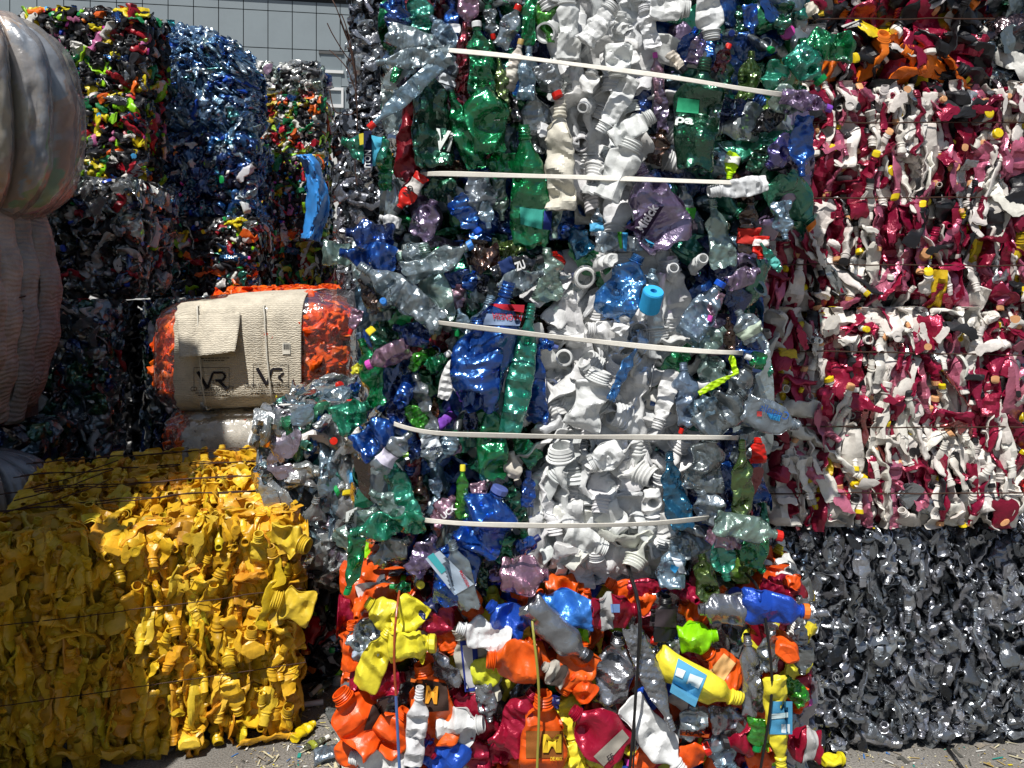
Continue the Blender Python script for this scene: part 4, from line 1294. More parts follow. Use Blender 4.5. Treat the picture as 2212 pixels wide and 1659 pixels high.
D0 = 2.2
HT = """
T1 b 430 60 660 50 150 blu
T1 b 600 20 620 400 250 dbl
T1 b 840 -60 800 300 280 teal
T1 b 940 150 1150 470 190 bcl
T1 b 1140 50 1120 380 170 blu lab=e4e8f0
T1 b 1290 250 1300 -80 210 pnk
T1 b 1490 100 1500 -260 170 dgr cap=dgr
T1 b 1790 70 1620 450 180 clr cap=red
T1 b 1900 -80 1880 420 140 grn
T1 b 2090 420 2100 -80 260 bgr
T1 b 1540 380 1500 100 120 gry cap=red
T1 b 1270 230 1220 880 140 drd
T1 b 1810 400 1700 880 120 bei cap=gol lab=e8e4d8
T1 b 1700 900 1740 1200 160 blk mat=clear
T1 b 1600 560 1660 1150 130 olv
T1 b 2180 950 2030 620 250 gry cap=red z=.08
T1 b 1900 470 1870 960 190 bcl
T1 b 1900 880 2030 1480 280 gry
T1 b 640 560 560 800 90 grn
T1 b 1100 500 530 320 240 clr z=.07
T1 b 1160 560 1060 880 180 clr lab=dce4ec
T1 b 900 640 620 1700 250 drd z=.05 mat=pearl
T1 b 900 640 950 1600 400 dgr z=.07 id=vi flat=.5
T1 b 1370 230 1430 900 240 grn cap=wht z=.08
T1 b 1420 780 1500 1480 390 grn z=.09
T1 b 1110 900 1350 1620 220 grn z=.08
T1 b 470 1350 480 1850 150 grn
T1 b 1440 1600 1760 1620 220 grn z=.06
T1 b 1850 1250 1930 2390 360 grn z=.07 id=gg flat=.5
T1 b 400 620 1110 530 190 clr z=.11 spin=0
T1 b 340 1260 1060 560 170 bcl cap=red z=.12 spin=0
T1 b 50 1400 470 1520 260 teal z=.06 lab=48a8c8 id=nx
T1 b 2190 1000 2200 2050 300 dwh z=.08
T1 b 1300 1700 1000 1620 200 brn
T3 b 590 530 840 180 150 red lab=c8c4c0 cap=blk id=no z=.07
T3 b 830 330 1160 330 260 dgr z=.05
T3 b 960 430 790 770 290 lil z=.06
T3 b 1400 740 1170 420 220 blu cap=blu z=.07
T3 b 1420 600 1400 180 280 clr z=.07 id=eu
T3 b 1490 690 1460 450 130 bcl cap=bcl z=.08
T3 b 1620 620 1590 200 150 gcl
T3 b 1720 820 1680 520 200 dbl
T3 b 2150 780 2150 300 130 gcl z=.05 cap=gcl
T2 b 60 -60 90 570 230 wht z=.10 st=tub
T2 b 510 50 230 420 230 wht z=.12 st=tub
T2 d 570 240 120 wht z=.12
T2 b 600 120 560 400 130 wht z=.09 st=tub
T2 b 560 760 560 440 260 wht z=.12 st=tub
T2 b 400 1290 690 780 200 wht z=.11 st=tub
T2 b 890 1140 500 1380 220 wht z=.11 st=tub
T2 f 280 1000 150 wht z=.10 st=tub
T2 b 1250 100 880 60 260 wht z=.11 st=tub
T2 b 1480 380 1430 -120 250 wht z=.10 st=tub
T2 b 800 60 900 470 170 wht z=.09 st=tub
T2 b 700 1390 440 1950 300 wht z=.14 st=tub flat=.5
T2 b 300 700 250 900 180 wht z=.09 st=tub
T2 b 150 560 160 950 120 wht z=.06 st=tub
T2 b 920 530 980 1000 120 pnk cap=mag z=.07
T2 b 1210 700 1070 520 140 bei cap=blk z=.08
T2 b 1330 280 1170 620 190 blu z=.06
T2 b 1400 300 1280 620 150 lil z=.07
T2 b 1650 440 1540 700 140 drd cap=red z=.06
T2 c 1700 300 70 dbl z=.05
T2 b 1400 600 1270 1640 440 dgr z=.10 id=po flat=.6
T2 b 1640 560 1600 900 170 dgr z=.05
T2 b 1880 520 1820 960 200 olv z=.05
T2 b 1880 330 1850 60 150 blu z=.06
T2 c 1990 390 70 grn z=.05
T2 b 780 780 790 1160 200 dbl z=.05
T2 b 960 800 1000 1300 130 lil z=.06
T2 b 1000 1280 900 1600 240 brn z=.05
T2 c 480 1500 60 pur z=.09
T2 b 1750 60 1800 300 140 dgr
T5 b 720 80 760 -100 160 bcl
T5 b 930 110 880 20 70 bei cap=blk z=.08
T5 b 720 200 730 30 130 dgr
T5 b 830 260 1130 270 190 grn z=.08
T5 b 960 480 800 300 190 teal cap=grn z=.10
T5 b 640 560 720 400 160 teal z=.09
T5 b 1010 640 740 560 110 lil cap=pur z=.13
T5 b 840 640 700 560 160 gcl z=.11
T5 b 830 1040 850 700 140 blu z=.09
T5 b 650 980 780 840 170 vio z=.08
T5 b 300 1140 650 1080 110 wht z=.13 st=tub
T5 b 410 1060 440 900 80 neo lab=e8ece0
T5 b 560 790 720 650 120 blk mat=clear
T5 b 620 860 560 1010 100 dgr
T4 b 750 90 1050 850 520 lil z=.10 id=mit flat=.5
T4 b 1080 420 880 160 150 dbl cap=nvy z=.07
T4 b 1210 290 1230 660 170 clr lab=4cb040 z=.06
T4 b 1480 430 1600 1060 250 gcl z=.07
T4 b 1850 400 1850 920 210 brn z=.08 lab=b83028
T4 b 2200 800 2150 450 180 bcl z=.08
T4 b 920 880 360 820 190 clr z=.09 id=bo
T4 f 60 680 100 blu z=.09
T4 b 350 500 350 760 130 clr lab=5cb0e0 id=sgu
T4 b 1960 1000 1960 780 160 red lab=e8e0dc z=.09 id=na
T4 b 1960 850 2150 1110 90 teal lab=60b8b0 z=.10
T4 b 100 700 250 940 220 tbl z=.04
"""
def wh_top(u, v):
    return 1203 + max(0, v - 210) * .15 < u < 1425 - max(0, v - 120) * .22 and v < 440
rootH, idH = centre("big bale of green and white bottles with two white straps, top of the centre stack", .215, 1.06, 1.585, 2.40, D0, PETS, 601, HT, 602, wh_top)
write(idH, 'vi', 'Vi', 'T1', 940, 1450, 180, 190, 12, 'e8f0ec', bold=.03)
patch(idH, 'po', 'T2', [(1150, 960), (1360, 985), (1350, 1120), (1130, 1100)], '2f9c70')
write(idH, 'po', 'pa', 'T2', 1120, 1200, 180, 80, 8, 'e8f0ec', bold=.03)
patch(idH, 'gg', 'T3', [(1800, 490), (2030, 520), (2020, 710), (1810, 660)], '3a9a8c')
patch(idH, 'gg', 'T3', [(2040, 525), (2120, 530), (2110, 720), (2030, 710)], '2a3c84')
write(idH, 'mit', 'Mitick', 'T4', 800, 745, 300, 90, -58, 'f0ecf4', bold=.03)
patch(idH, 'mit', 'T4', [(620, 690), (870, 520), (1010, 480), (820, 780)], '2c1c38')
patch(idH, 'bo', 'T4', [(550, 735), (590, 735), (600, 900), (575, 900)], '60c048')
patch(idH, 'bo', 'T4', [(600, 738), (655, 745), (640, 930), (610, 920)], '48a8e0')
patch(idH, 'bo', 'T4', [(820, 800), (915, 850), (885, 900), (860, 850)], '48b0e0')
patch(idH, 'nx', 'T1', [(265, 1290), (340, 1290), (350, 1640), (265, 1650)], '20284c')
write(idH, 'nx', 'ITON', 'T1', 330, 1650, 170, 60, -88, 'e8ecf0', bold=.02)
patch(idH, 'nx', 'T1', [(215, 1320), (262, 1310), (262, 1420), (225, 1430)], 'd8c83c')
write(idH, 'no', 'NO', 'T3', 690, 390, 110, 60, -50, '202024', bold=.03)
for pts, sd in (([(930, 108, .2), (965, 108, .02), (1100, 121), (1200, 134), (1440, 165), (1640, 198), (1700, 206, .03), (1720, 208, .3)], 1),
                ([(840, 388, .3), (930, 374, .05), (1020, 377), (1250, 383), (1500, 392), (1620, 396, .03), (1700, 400, .3)], 2)):
    strap(rootH, pts, D0 - .155, 10.5, seed=sd)

GT = """
T3 b 100 740 540 800 290 dbl z=.07 id=lb
T3 b 40 950 560 1010 270 blu z=.08
T3 b 220 960 -120 940 240 gcl z=.05
T3 b 420 590 620 660 120 wht
T3 b 600 980 900 930 220 clr z=.07 cap=gcl
T3 b 870 860 1020 1610 340 gcl z=.08
T3 b 1330 880 700 1170 230 clr z=.10 cap=lbl
T3 b 240 1060 1000 1600 280 clr z=.10
T3 c 450 1470 75 lbl z=.17
T3 b 220 1200 400 1520 120 brn
T3 b 1320 1020 1560 980 260 brn z=.07
T3 b 1860 910 1540 900 180 olv z=.05
T3 b 2020 1000 1560 1170 210 blk z=.09 mat=clear lab=1c3060 cap=blk id=zu
T3 b 2030 1130 1620 1300 240 clr z=.11
T3 b 2080 900 2090 1400 280 gcl z=.07
T3 b 2150 930 2180 1110 150 red mat=pearl
T3 b 1350 1120 1290 1300 130 blu
T3 b 1200 1250 1190 1480 180 pnk
T3 b 1190 1500 1300 1760 130 bcl z=.08
T3 b 1310 1130 1330 1640 90 grn
T3 b 1440 1180 1420 1330 120 blk mat=clear lab=e8e8ec id=cu
T3 b 1680 1240 1390 2430 400 blu z=.12 flat=.6 id=mg
M1 b 1520 -120 1300 600 300 bcl z=.09
M1 b 1380 100 1380 980 480 blu z=.13 flat=.6 cr=1.2
M1 b 1930 -30 1720 1190 250 teal z=.12
M1 b 1510 880 1540 1650 270 grn z=.10 id=gl
M1 b 1960 380 1960 1100 220 blu z=.07
M1 b 2170 380 1990 330 110 blu cap=slt z=.08
M1 b 1190 400 1040 880 130 wht z=.09 flat=.3 st=hdpe
M1 b 300 560 680 380 230 pnk z=.10 cap=mag
M1 b 250 300 420 920 240 grn z=.06
M1 b 450 120 460 560 260 dgr z=.04
M1 b 560 180 900 300 220 dbl z=.07
M1 d 850 490 200 bgr z=.07 mat=clear
M1 b 1110 430 900 590 150 grn cap=wht z=.08
M1 b 1180 260 1180 60 130 grn cap=grn z=.07
M1 b 950 290 1000 120 120 gcl cap=gol z=.06
M1 d 690 790 230 blu z=.09
M1 b 780 640 920 1190 210 gry z=.08
M1 b 660 910 890 1200 160 bgr mat=clear z=.09
M1 b 545 870 630 1150 200 nvy z=.08
M1 f 1030 1150 110 pur z=.08 mat=opaque
M1 c 1210 1150 70 dgr z=.07
M1 b 960 880 960 1060 90 amb
M1 b 130 240 210 20 110 pnk cap=red z=.06
M1 b 300 960 30 1110 300 teal z=.07
M1 b 600 1090 220 1400 310 blu z=.10
M1 b 720 1210 410 1570 190 clr z=.13 lab=dcd8ec id=pu
M1 b 660 1440 820 1420 100 dbl cap=lim z=.10
M1 b 950 1550 910 1220 190 clr z=.11 lab=e0e8f0 id=pro
M1 b 1000 1500 1150 1260 170 bcl z=.09
M1 b 1130 1260 1180 1420 130 pnk z=.07
M1 b 1310 950 1320 1180 140 nvy z=.06
M1 b 1240 1560 1230 2060 130 bgr mat=clear cap=yel z=.10
M1 b 150 640 230 560 90 yel z=.05
M1 b 1740 1260 1960 1500 200 grn z=.05
B1 b 500 80 720 660 270 teal z=.09
B1 b 330 420 770 690 200 gcl z=.10
B1 b 830 260 800 660 160 brn z=.08
B1 b 1010 470 960 290 130 bcl z=.08
B1 b 1150 470 960 710 210 pnk z=.09 id=mu
B1 b 1595 390 1350 960 520 blu cap=slt z=.12 flat=.55
B1 b 1200 830 1130 1500 430 blu z=.10
B1 b 1130 900 1300 1560 250 clr z=.14 id=box flat=.35 cr=.3
B1 b 1520 330 1340 430 170 pnk z=.07
B1 b 1790 340 1690 40 150 bei cap=blk z=.09 id=be
B1 b 1890 230 1880 560 140 blu cap=slt z=.08
B1 b 1850 870 1720 380 200 dgr cap=dgr z=.08
B1 b 1650 1180 1650 880 190 grn z=.09
B1 b 1990 870 1790 1000 170 blu cap=nvy z=.09
B1 b 2060 1230 1650 1250 370 pnk z=.11
B1 b 960 860 760 1210 230 lil z=.11
B1 b 720 880 400 1120 260 gry z=.10
B1 b 150 790 830 720 250 teal z=.13
B1 b 400 580 50 970 290 gcl z=.09 id=raj
B1 b 130 1410 220 880 170 grn z=.14 cap=grn
B1 b 530 1350 720 1370 110 grn cap=grn z=.08
B1 c 780 1340 70 yel z=.08
B1 b 1440 1130 1430 1350 130 dgr z=.06
B1 b 1560 1150 1560 1300 120 pnk lab=9080c0 z=.08
M2 b 1560 -260 1250 260 260 bcl cap=blu z=.10
M2 b 1450 110 1560 -150 120 pnk cap=mag z=.11
M2 b 1740 20 1900 300 230 clr z=.11 lab=c8d8c4
M2 b 1640 80 1660 400 120 brn z=.07
M2 b 1820 470 2000 530 160 grn cap=wht z=.09
M2 b 1660 420 1720 640 60 neo z=.13 flat=.2
M2 b 1730 620 1360 830 60 neo z=.14 flat=.2
M2 b 1600 190 1340 400 230 gcl z=.09
M2 b 1250 350 1070 630 210 grn z=.08
M2 b 1380 440 1540 720 250 gcl z=.07
M2 b 1200 540 1250 1130 230 bcl z=.10
M2 b 1520 880 1300 1040 220 bcl z=.11
M2 b 1850 560 1700 900 280 gry z=.07
M2 b 1800 820 1400 1210 350 gry z=.11
M2 b 2330 1160 1830 1000 320 clr z=.14 id=cr flat=.3 cr=.5
M2 b 1170 1220 1220 1090 110 blk cap=red z=.10 mat=clear
M2 b 1480 1240 1400 1780 380 gry z=.11
M2 b 1770 1290 1790 2150 200 olv z=.12
M2 b 1940 1280 1950 1520 170 red z=.05
B2 b 1040 40 1160 740 240 tbl z=.10
B2 b 1400 450 1500 660 300 clr z=.11
B2 b 1430 260 1500 420 150 grn z=.08
B2 b 2150 840 1540 720 250 gcl cap=red z=.14
B2 b 1760 950 1450 840 180 pnk z=.11
B2 b 1620 1280 1560 930 230 teal z=.11
B2 b 1990 1190 1780 920 240 grn z=.10
B2 b 1150 820 1170 1060 200 clr z=.08
B2 c 1310 820 70 blu z=.08
B2 b 1110 950 1080 1340 270 bcl z=.10 id=lf
B2 b 1390 1050 1440 1470 230 olv z=.09
T4 b 750 970 480 1560 400 lbl mat=clear z=.13
T4 b 900 1100 820 1400 200 bcl z=.11
M2 b 750 360 480 870 110 lbl mat=clear z=.12
T4 b 1950 1110 1650 1250 190 lil z=.10
M2 b 380 620 180 1180 330 wht z=.12 st=tub flat=.45
M2 b 240 200 660 250 200 wht z=.12 st=tub
M2 b 290 1540 580 1380 240 wht z=.13 st=tub
M2 b 940 1170 1110 600 170 wht z=.10 st=tub
M2 b 640 70 540 240 160 wht z=.14 st=tub
B2 b 900 700 880 400 190 wht z=.14 st=tub flat=.8
B2 b 430 980 60 800 230 wht z=.13 st=tub
T4 d 410 1040 160 wht z=.13
T4 f 1110 1140 140 wht z=.12 st=tub
T4 f 1380 1050 140 wht z=.12 st=tub
"""
def wh_mid(u, v):
    l = 1195 - smooth(620, 900, np.array(float(v))) * 45 + 15 * math.sin(v * .03)
    r = 1460 - max(0, v - 1100) * .05 + 10 * math.sin(v * .05)
    return l < u < r and v > 575 + abs(u - 1300) * .1
rootG, idG = centre("big bale of clear and white bottles with three white straps, middle of the centre stack", .125, 1.02, .735, 1.565, D0, PETS, 611, GT, 612, wh_mid)
write(idG, 'mg', 'MAGNESIA', 'T3', 1820, 1555, 290, 60, 184, 'c03040', bold=.01)
patch(idG, 'mg', 'T3', [(1480, 1440), (1850, 1455), (1840, 1530), (1640, 1500)], 'b82838')
patch(idG, 'mg', 'T3', [(1470, 1540), (1830, 1560), (1800, 1660), (1440, 1650)], '8498b8')
patch(idG, 'box', 'B1', [(870, 1080), (1010, 1000), (1350, 1330), (1160, 1440)], 'b4c4d4')
patch(idG, 'box', 'B1', [(890, 1060), (950, 1020), (1080, 1190), (1030, 1230)], '48b0b8')
write(idG, 'box', 'MAGNESIA', 'B1', 1205, 1205, 180, 28, 62, 'c02838', bold=.02)
write(idG, 'zu', 'ZU', 'T3', 1770, 1120, 100, 80, -20, 'f0f0f0', bold=.04)
write(idG, 'pro', 'pro', 'M1', 920, 1390, 90, 45, 5, '1c2c50', bold=.02)
write(idG, 'raj', 'RAJEC', 'B1', 140, 800, 170, 45, -80, '283028', bold=.01)
patch(idG, 'raj', 'B1', [(90, 620), (200, 570), (190, 780), (80, 800)], 'e0e4e0')
write(idG, 'cr', 'Cristalis', 'M2', 1950, 1000, 290, 80, 20, '2860b8', mirror=True)
patch(idG, 'cr', 'M2', [(2020, 1020), (2160, 1050), (2150, 1110), (2060, 1090)], '40a0e0')
patch(idG, 'cr', 'M2', [(1925, 1010), (1975, 1010), (1975, 1060), (1925, 1060)], 'c04848')
write(idG, 'mu', 'UCK', 'B1', 1050, 690, 170, 55, -38, 'f4f0f4', bold=.04)
patch(idG, 'lf', 'B2', [(1080, 1060), (1180, 1090), (1230, 1230), (1160, 1220)], 'e0e8f0')
patch(idG, 'lf', 'B2', [(1080, 1135), (1160, 1165), (1120, 1225), (1070, 1180)], '3ca0e0')
write(idG, 'cu', 'CU', 'T3', 1385, 1310, 90, 90, -3, '14182c', bold=.03)
for pts, sd in (([(900, 690, .3), (950, 697, .02), (1150, 722), (1400, 750), (1540, 761), (1590, 762, .03), (1620, 762, .3)], 3),
                ([(815, 890, .3), (840, 912, .05), (880, 928, .02), (930, 937), (1200, 943), (1540, 945), (1575, 945, .03), (1610, 946, .3)], 4),
                ([(880, 1118, .3), (910, 1123, .02), (1000, 1132), (1200, 1136), (1400, 1132), (1500, 1122), (1530, 1118, .04), (1550, 1116, .3)], 5)):
    strap(rootG, pts, D0 - .175, 11, seed=sd)

# cyan foam tube lying on the white bottles
def foam_tube():
    c = at(1212.8 + 885 * S1, 339.6 + 1410 * S1, D0 - .17)
    ro, ri, L = .0245, .008, .055
    ax = np.array([.12, -.55, .83]); M = frame(ax, 0)
    prof = [(-L / 2, ri), (-L / 2, ro * .93), (-L / 2 + .004, ro), (L / 2 - .004, ro), (L / 2, ro * .93), (L / 2, ri), (L / 2 - .02, ri * .9), (-L / 2, ri)]
    th = np.linspace(0, 2 * np.pi, 32, endpoint=False)
    V = np.array([[(r * math.cos(t), r * math.sin(t), z) for t in th] for z, r in prof]).reshape(-1, 3) @ M.T + c
    o = obj("foam_tube", build_mesh("foam_tube", [(V, grid_quads(len(prof), 32), 'paper', lin('38b0ee'))]))
    tag(o, "bright cyan short foam tube wedged among the white bottles of the centre stack", "foam tube")
foam_tube()

FT = """
P2 b 200 690 440 640 180 ora
P2 f 205 725 80 ora z=.07
P2 b 260 680 440 800 170 yel z=.09
P2 b 430 870 560 680 190 yel z=.10
P2 b 660 915 400 930 190 yel cap=yel z=.13 id=yh flat=.8
P2 b 390 830 240 1180 160 yel z=.10
P2 b 330 760 210 950 180 sil z=.06
P2 b 170 790 170 1080 120 ora z=.05
P2 b 220 880 260 1000 150 clr z=.08 lab=b8c8dc
P2 b 480 1120 290 1170 170 mar z=.08
P2 d 190 1130 100 mar z=.06
P2 b 100 1200 310 1520 270 ora z=.10 id=o1
P2 b 590 1040 680 1500 250 ora z=.09 id=o2
P2 b 575 1180 535 1640 120 wht z=.15 st=hdpe
P2 b 480 1350 360 1530 220 ora z=.10
P2 b 940 1390 700 1440 220 wht z=.09 st=hdpe
P2 b 650 950 780 1170 140 sil z=.08
P2 b 700 690 560 740 110 nvy mat=opaque z=.08
P2 b 780 690 620 840 170 mar z=.07
P2 b 760 1190 980 1440 230 mar z=.05
P2 b 800 820 1090 920 170 wht z=.11 st=hdpe
P2 b 990 700 1170 860 210 mrb z=.10
P2 b 800 800 980 1250 190 dwh z=.05 id=bx st=hdpe flat=.3 cr=.5
P2 b 1050 1080 920 1100 170 yel z=.07
P2 b 985 1010 1250 1050 240 ora z=.13
P2 b 1200 900 1310 1080 140 ora z=.09
P2 b 1570 1020 1220 710 180 sil cap=blk z=.12 cr=.4 flat=.7
P2 b 1270 660 1600 760 190 lbl z=.10
P2 b 1545 880 1430 840 100 lim z=.06
P2 b 1430 1160 1530 1000 230 ora z=.10
P2 b 1320 1060 1420 1130 130 dwh z=.12 lab=3c3430
P2 b 1250 1190 1080 1530 200 mar z=.10
P2 b 1305 1220 1300 1680 250 ora z=.12 id=mx flat=.5
P2 b 600 1500 800 1650 230 mrb z=.10
P2 b 660 1590 560 1480 110 mar z=.11
P2 b 160 1600 480 1640 180 wht z=.09 st=hdpe
P2 b 200 1450 130 1640 170 ora z=.06
P2 b 990 1380 950 1180 110 sil z=.08
P2 b 880 1480 900 1660 180 mar z=.07
P2 b 1480 1500 1420 1250 170 yel z=.07
P2 b 1480 1700 1450 1560 200 yel z=.08
P2 b 1380 1290 1370 1250 60 nvy mat=opaque z=.13
P2 b 890 760 870 640 160 ora z=.05
P2 b 760 960 720 870 120 ora z=.06
P2 b 1000 1600 1100 1500 180 mar z=.05
P2 b 1080 560 1280 660 120 ora z=.03
P3 b 100 600 -60 600 180 ora z=.05
P3 b 150 610 150 700 90 ora z=.08
P3 b 450 720 190 740 220 mar z=.12 lab=a8a8a8 id=m1
P3 b 270 560 520 700 150 ora z=.07
P3 f 750 650 120 mar z=.10
P3 b 620 580 400 600 100 mar z=.08
P3 b 610 640 610 890 170 blk z=.10 id=can st=hdpe cr=.5
P3 b 700 720 880 760 140 ora z=.07
P3 b 920 870 700 910 170 lim z=.11 flat=.7
P3 b 810 715 1080 730 190 sil z=.12 cr=.6
P3 b 1450 735 1080 700 200 mrb z=.13 cap=orc cr=.7
P3 b 1340 630 1180 600 120 mar z=.09
P3 b 540 900 690 960 110 sil z=.09 cap=red
P3 b 580 1000 420 850 90 sil z=.08
P3 b 330 870 300 1280 220 sil z=.09 id=s1
P3 b 650 1400 420 850 130 sil z=.14
P3 b 710 1660 400 1290 190 wht z=.12 st=hdpe
P3 b 1070 1290 580 1050 190 yel z=.14 id=y1 flat=.6 cr=.6
P3 b 850 950 1050 1190 200 ora z=.10 id=o3
P3 d 1350 965 150 ora z=.13 flat=.9
P3 b 1100 880 1140 1330 130 sil z=.11
P3 b 1110 1080 1180 1260 90 sil z=.14
P3 b 1240 830 1230 1080 130 sil z=.12
P3 b 1300 1670 1250 1120 140 yel z=.14 id=y2 flat=.6 cr=.6
P3 b 1330 1120 1430 1270 110 bgr mat=clear z=.09
P3 b 970 1520 1180 1480 190 mar cap=blk z=.11
P3 b 1155 1550 1170 1380 130 bgr mat=clear z=.13 cap=grn
P3 b 1330 1500 1490 1530 180 mar z=.10 lab=a8a8a8
P3 b 870 1540 690 1620 150 ora cap=red z=.12 cr=.5
P3 b 1060 1350 900 1380 150 sil z=.10
P3 b 780 1290 780 1470 170 clr z=.12 flat=.4 id=cb
P3 b 70 1330 350 1560 280 mar z=.13 id=m2 cr=.7
P3 b 120 920 60 1120 180 ora z=.09
P3 b 60 1110 160 1230 150 ora z=.10
P3 b 40 870 150 860 100 lim z=.07
P3 b 640 1080 760 1000 150 mar z=.08
P3 b 1400 1330 1400 1180 120 ora z=.07
P3 b 1420 800 1400 940 110 sil z=.08
P3 b 1400 650 1430 760 110 sil z=.06
P3 b 1230 540 1400 600 110 mar z=.05
P3 b 560 1500 450 1660 130 ora z=.09
P3 b 950 600 900 650 90 ora z=.08
P3 b 330 1640 180 1560 170 yel z=.08
P3 b 1000 1640 900 1500 160 bcl z=.08
P3 b 1240 1600 1130 1640 140 ora z=.08
P3 b 1420 1100 1430 950 120 sil z=.08
P3 b 1340 560 1380 560 80 ora z=.07
"""
rootF, idF = centre("multicoloured bale of orange, yellow, silver and crimson bottles at the bottom of the centre stack", .165, 1.17, 0, .715, D0, COLM, 621, FT, 622,
                    fillk=dict(Lr=(.14, .24), Wr=(.06, .10)), depth=1.0)
def darkpatch(k, reg, poly, col, **kw):
    patch(idF, k, reg, poly, col, **kw)
darkpatch('o1', 'P2', [(290, 1290), (390, 1240), (340, 1420), (240, 1440)], '40302c')
darkpatch('o2', 'P2', [(510, 1120), (735, 1160), (745, 1320), (600, 1330)], '3c2c26')
write(idF, 'o2', 'M', 'P2', 605, 1270, 70, 95, 4, 'e8a030', bold=.05)
patch(idF, 'o2', 'P2', [(520, 1130), (590, 1140), (588, 1160), (518, 1150)], 'e87830')
darkpatch('mx', 'P2', [(1200, 1440), (1420, 1440), (1420, 1600), (1200, 1600)], '8c5424')
write(idF, 'mx', 'M', 'P2', 1300, 1560, 110, 95, 0, 'e8c030', bold=.06)
write(idF, 'mx', 'DIE MAX', 'P2', 1345, 1615, 70, 22, 0, 'e8c030', bold=.02)
darkpatch('bx', 'P2', [(810, 910), (910, 900), (930, 1200), (840, 1210)], '2c3c90')
darkpatch('bx', 'P2', [(825, 935), (880, 930), (900, 1180), (850, 1190)], 'c8c8cc')
darkpatch('can', 'P3', [(530, 720), (680, 720), (680, 830), (520, 820)], '3c3438')
write(idF, 'can', 'LENOR', 'P3', 530, 790, 140, 40, 0, 'b060a8', bold=.02) if False else None
for k, (pa, lb, lc) in enumerate((('y1', [(690, 1010), (860, 1110), (790, 1300), (640, 1210)], '5aa4cc'), ('y2', [(1230, 1265), (1365, 1265), (1365, 1460), (1225, 1460)], '4c94bc'))):
    darkpatch(pa, 'P3', lb, lc)
darkpatch('y1', 'P3', [(760, 1100), (840, 1130), (810, 1190), (740, 1160)], 'dce8ec')
darkpatch('y1', 'P3', [(685, 1065), (735, 1085), (715, 1130), (670, 1110)], 'dce8ec')
darkpatch('y2', 'P3', [(1300, 1400), (1350, 1400), (1350, 1455), (1300, 1450)], 'dce4e8')
darkpatch('y2', 'P3', [(1240, 1340), (1340, 1330), (1340, 1362), (1240, 1370)], 'b8ccd0')
darkpatch('o3', 'P3', [(870, 1090), (960, 980), (1030, 1040), (930, 1190)], 'e8b878')
darkpatch('m2', 'P3', [(190, 1590), (360, 1430), (400, 1480), (250, 1650)], '9c968c')
write(idF, 'm2', 'EF', 'P3', 285, 1620, 40, 34, -35, '3c3438', bold=.02)
darkpatch('m1', 'P3', [(290, 690), (345, 690), (345, 740), (295, 740)], '6c8cc0')
darkpatch('cb', 'P3', [(700, 1440), (875, 1460), (870, 1480), (700, 1465)], 'b8501c')
write(idF, 'cb', 'FRA', 'P3', 700, 1460, 120, 28, 3, '3c2020', bold=.02)
# cords over the bottom bale
def cord(pts, reg, d, r, col, seed):
    ox, oy, s = REG[reg]
    rg = np.random.default_rng(seed)
    P_ = [at(ox + x * s, oy + y * s, d + dz) for x, y, dz in pts]
    P_ = polyline(P_, .015, 0)
    for _ in range(12):
        P_[1:-1] = (P_[:-2] + 2 * P_[1:-1] + P_[2:]) / 4
    obj("cord", build_mesh("cord", [tube_piece(P_, r, 'cap', lin(col), 8)]), rootF)
dF = D0 - .155
cord([(380, 440, .12), (410, 530, .05), (470, 700, .0), (460, 900, -.01), (440, 1200, 0), (430, 1400, 0), (400, 1700, 0)], 'P3', dF, .0036, '18181a', 1)
cord([(390, 440, .12), (425, 540, .05), (480, 720, .0), (470, 940, -.01), (425, 1250, 0), (440, 1420, 0), (420, 1700, 0)], 'P3', dF, .0022, '202022', 2)
cord([(1090, 510, .12), (1180, 590, .03), (1250, 1100, -.01), (1240, 1300, -.01), (1170, 1700, 0)], 'P3', dF, .0034, '18181a', 3)
cord([(460, 560, .12), (445, 660, .02), (420, 860, -.01), (420, 1060, 0), (432, 1230, 0)], 'P2', dF, .003, 'a04828', 4)
cord([(432, 1230, 0), (440, 1400, 0), (455, 1700, 0)], 'P2', dF, .0036, '4868a0', 5)
cord([(1230, 640, .10), (1238, 830, 0), (1275, 1100, -.01), (1280, 1300, 0), (1265, 1700, 0)], 'P2', dF, .0032, '989440', 6)

# ------------------------------------------------------------------ loose wire ends at the silver stack
def loose_wires():
    rg = np.random.default_rng(9)
    base = at(768, 215, 4.64)
    root = thing("wire_tangle", "rusty loose wire ends sticking out left of the silver-grey stack", "wire", tuple(base))
    ends = [[(768, 215), (770, 150), (740, 110), (716, 70), (707, 50)], [(769, 200), (752, 150), (736, 130), (712, 108)], [(770, 180), (765, 120), (748, 80), (735, 45)],
            [(770, 330), (772, 250), (768, 170), (755, 95), (724, 10), (715, -5)], [(769, 240), (757, 250), (742, 246)], [(766, 150), (755, 80), (742, 40), (737, 30)],
            [(765, 300), (768, 380), (772, 400)], [(712, 195), (717, 225), (722, 240), (728, 248), (737, 244)], [(712, 240), (719, 260), (727, 268)], [(560, 72), (548, 62), (532, 52)]]
    for e in ends[:9]:
        pts = [at(u, v, 4.62 - .05 * rg.random()) for u, v in e]
        P_ = polyline(pts, .01, 0)
        for _ in range(6):
            P_[1:-1] = (P_[:-2] + 2 * P_[1:-1] + P_[2:]) / 4
        obj("wire_end", build_mesh("wire_end", [tube_piece(P_, .003, 'rusty wire', (.1, .05, .03), 5)]), root)
loose_wires()

